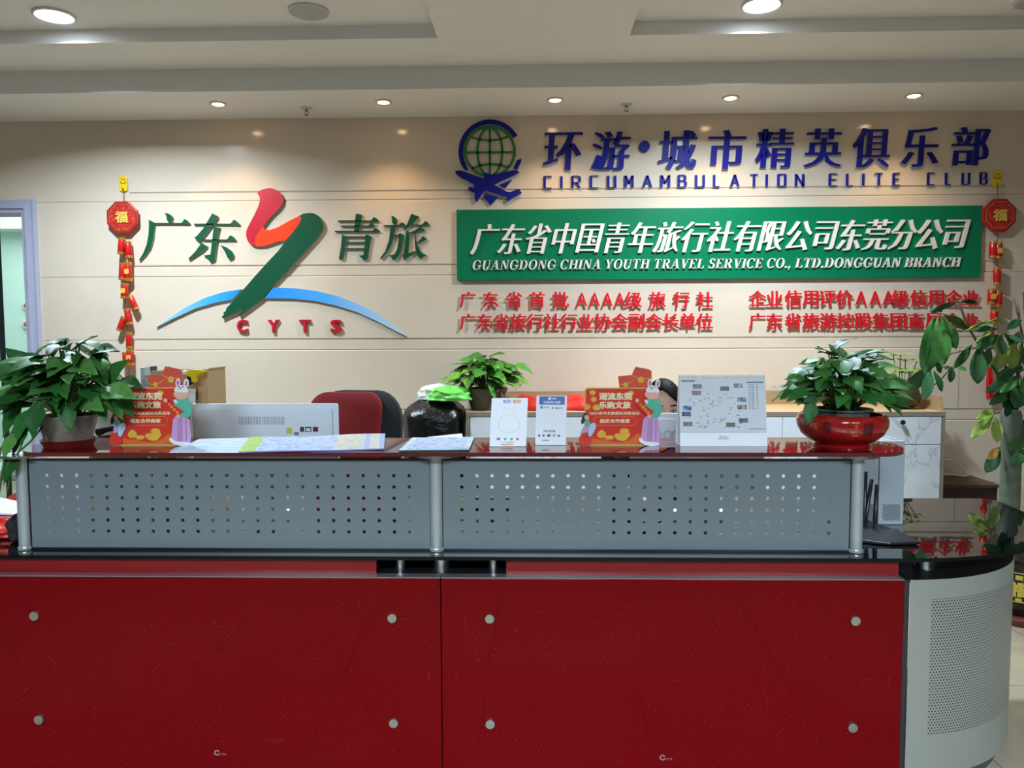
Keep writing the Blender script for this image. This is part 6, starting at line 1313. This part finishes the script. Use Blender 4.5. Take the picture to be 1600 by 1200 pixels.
for k_ in range(-7, 8):
    s0 = k_ * .0095; pts = []
    x_a, z_a, x_b, z_b = vx0 + s0, vz1, vx0 + s0 + H_, vz0
    if x_a < vx0: z_a -= vx0 - x_a; x_a = vx0
    if x_b > vx1: z_b += x_b - vx1; x_b = vx1
    if x_b - x_a > .006: b.prism([(x_a, z_a), (x_a + .0036, z_a), (x_b, z_b + .0036), (x_b, z_b)], TD - .0008, TD + .002)
b.obj('diagonal_vents', mat('vent_black', (24, 26, 30), .6), t)
b = B(); vx0 -= .075
for k_ in range(-3, 6):
    s0 = k_ * .0095; x_a, z_a, x_b, z_b = vx0 + s0, vz1, vx0 + s0 + H_, vz0
    if x_a < vx0: z_a -= vx0 - x_a; x_a = vx0
    if x_b > vx0 + .05: z_b += x_b - vx0 - .05; x_b = vx0 + .05
    if x_b - x_a > .006: b.prism([(x_a, z_a), (x_a + .0036, z_a), (x_b, z_b + .0036), (x_b, z_b)], TD - .0002, TD + .002)
b.obj('diagonal_vents', bpy.data.materials['vent_black'], t)
t = thing('plastic_tray', 'small clear grey plastic tray lying on top of the computer tower', 'tray', (P(1408, 688, TD + .1).x, TD + .1, tz))
a, c2 = P(1393, 688, TD + .05), P(1424, 688, TD + .05); b = B(); m_clear = mat('clear_grey_plastic', (184, 186, 194), .2)
b.box(a.x, min(c2.x, sxm + .085), TD + .03, TD + .16, tz + .0004, tz + .002); b.obj('tray_base', m_clear, t)
B().box(a.x, min(c2.x, sxm + .085), TD + .156, TD + .16, tz + .002, tz + .034).obj('tray_back', m_clear, t)
t = thing('router', 'black wedge-shaped router with three upright antennas on the black glass beside the end post', 'router', (P(1395, 850, 2.66).x, 2.66, GZ))
m_router = mat('black_router_shell', (20, 22, 26), .35, var=.1)
A_ = [PZ(1345, 838, GZ), PZ(1440, 851, GZ), PZ(1392, 862, GZ), PZ(1336, 852, GZ)]
R_o = [(1.075, 2.62), (1.20, 2.575), (1.305, 2.585), (1.285, 2.66), (1.20, 2.80), (1.09, 2.80)]
n_ = len(R_o); b = B(); b.v = [V((x, y, GZ + .002)) for x, y in R_o] + [V((x, y, GZ + .010 + .035 * max(0, (y - 2.57)) / .23)) for x, y in R_o]
b.f = [list(range(n_))[::-1], [n_ + i for i in range(n_)]] + [[i, (i + 1) % n_, n_ + (i + 1) % n_, n_ + i] for i in range(n_)]; b.m = [0] * len(b.f)
b.obj('router_shell', m_router, t, bevel=.003)
for (x0, y0), (x1, y1), r in (((1350, 832), (1352, 737), .0085), ((1349, 834), (1362, 749), .0075), ((1366, 832), (1370, 757), .0075)):
    p0, p1 = P(x0, y0, 2.78), P(x1, y1, 2.78); B().tube([p0, p0 + (p1 - p0) * .1, p1], [r * .8, r, r * .9], 10).obj('antenna', m_router, t, smooth=True)

# --- dark brown low chest with a cable, right of the cabinet
BD = 5.08; bz = P(1500, 757, BD).z; a = P(1476, 757, BD)
t = thing('low_chest', 'dark brown low chest against the wall right of the cabinet', 'chest', (a.x + .15, 5.24, 0))
m_choc = wood_mat('dark_brown_laminate', (52, 28, 26), (40, 22, 20), (1, 6, 6))
B().box(cx1 + .004, P(1559, 757, BD).x, BD, WY - .004, .03, bz - .02).obj('chest_body', m_choc, t, bevel=.002)
B().box(cx1 + .004, P(1559, 757, BD).x + .01, BD - .012, WY - .004, bz - .02, bz).obj('chest_top', wood_mat('brown_top', (86, 58, 50), (72, 46, 40), (1, 6, 6)), t, bevel=.002)
b = B(); b.box(cx1 + .02, cx1 + .06, BD + .02, BD + .06, 0, .03); b.obj('foot', m_choc, t); B().box(P(1559, 757, BD).x - .06, P(1559, 757, BD).x - .02, BD + .02, BD + .06, 0, .03).obj('foot', m_choc, t)
cb = [P(x, y, d_) for x, y, d_ in ((1473, 719, 5.14), (1484, 717.5, 5.16), (1494, 722, 5.19), (1506, 733, 5.22), (1515, 741.5, 5.22), (1508, 744, 5.2), (1490, 742, 5.2), (1474, 740, 5.16))]
for q in cb: q.z = max(q.z, bz + .0045); q.x = max(q.x, cx1 + .006)
tag(B().tube(cb, .005, 8).obj('power_cable', mat('white_cable', (232, 222, 206), .4), None, smooth=True), 'loop of white cable rising from the dark brown chest beside the cabinet', 'cable')

# --- red bags and papers on the left wing of the counter
m_rbag = mat('red_paper_bag', (206, 48, 34), .4, var=.25, scale=14); m_obag = mat('orange_paper', (226, 130, 40), .45, var=.2)
q = P(2, 850, 2.66)
t = thing('gift_bag', 'red and orange gift bag on the left wing of the counter', 'gift bag', (q.x, 2.66, GZ))
blob((q.x - .01, 2.66, GZ), .085, .06, P(5, 812, 2.66).z - GZ, 7, .07, 2.4, topw=1.1).obj('bag_body', m_rbag, t, smooth=True)
b = B(); z0 = P(5, 822, 2.66).z; b.prism([(q.x - .11, z0 + .005), (q.x - .03, z0 + .012), (q.x + .0, z0 - .004), (q.x - .05, z0 - .03), (q.x - .11, z0 - .03)], 2.575, 2.585); b.obj('orange_flap', m_obag, t)
q = P(12, 800, 2.86)
t = thing('gift_bag', 'red tissue-filled bag behind the white paper at the left end of the counter', 'gift bag', (q.x, 2.92, GZ))
blob((q.x - .02, 2.92, GZ), .10, .05, P(12, 786, 2.92).z - GZ, 8, .05, 2.4, topw=.95).obj('bag_body', mat('dark_red_bag', (120, 40, 36), .45, var=.2), t, smooth=True)
b = B(); z0 = P(12, 787, 2.9).z - .02
for pts in ([(-.06, 0), (-.02, .05), (.01, .065), (.03, .03), (.02, 0)], [(.0, 0), (.03, .045), (.055, .01), (.06, 0)], [(-.12, 0), (-.10, .04), (-.06, .03), (-.04, 0)]): b.prism([(q.x + x, z0 + z) for x, z in pts], 2.90, 2.93)
b.obj('tissue_paper', mat('coral_tissue', (222, 70, 58), .5), t)
q = P(5, 790, 2.76); t = thing('folded_paper', 'folded white paper sheet resting on the red bags at the left end of the counter', 'paper', (q.x, 2.78, q.z))
pt = [P(-30, 775, 2.80), P(0, 777, 2.80), P(32, 784, 2.78), P(32, 803, 2.70), P(0, 802, 2.70), P(-30, 800, 2.70)]
b = B(); b.v = [p for p in pt] + [p - V((0, 0, .006)) for p in pt]; b.f = [[0, 5, 4, 1], [1, 4, 3, 2], [6, 7, 10, 11], [7, 8, 9, 10], [5, 11, 10, 4], [4, 10, 9, 3], [3, 9, 8, 2], [0, 1, 7, 6], [1, 2, 8, 7], [0, 6, 11, 5]]; b.m = [0] * 10
b.obj('sheet', mat('lilac_white_paper', (226, 226, 244), .4), t)
q = P(29, 840, 2.60)
tag(blob((q.x, 2.60, GZ), .026, .03, P(28, 806, 2.6).z - GZ, 15, .08, 2.0, topw=1.25).obj('cloth_pouch', mat('black_cloth', (22, 20, 24), .8, var=.3), None, smooth=True), 'black cloth pouch standing against the left shelf post', 'pouch')
# --- pale cabinet in the far room seen past the left post
q = P(10, 800, 6.6)
t = thing('file_cabinet', 'pale grey file cabinet in the bright room beyond the doorway', 'cabinet', (-5.5, 8.1, 0))
fz = P(20, 735, 7.7).z; B().box(-6.6, P(32, 760, 7.7).x, 7.7, 8.2, 0.0, fz).obj('cabinet_body', mat('pale_grey_metal', (190, 204, 202), .4, .1), t, bevel=.004)
for i in range(3):
    o = B().box(-6.6 + .01 + i * .46, -6.6 + .46 + i * .46, 7.686, 7.7, .05, fz - .03).obj('cabinet_door', mat('pale_cabinet_door', (200, 214, 212), .35), t, bevel=.002); B().box(-6.6 + .40 + i * .46, -6.6 + .42 + i * .46, 7.672, 7.686, .5 * fz, .5 * fz + .10).obj('handle', m_chrome, o)
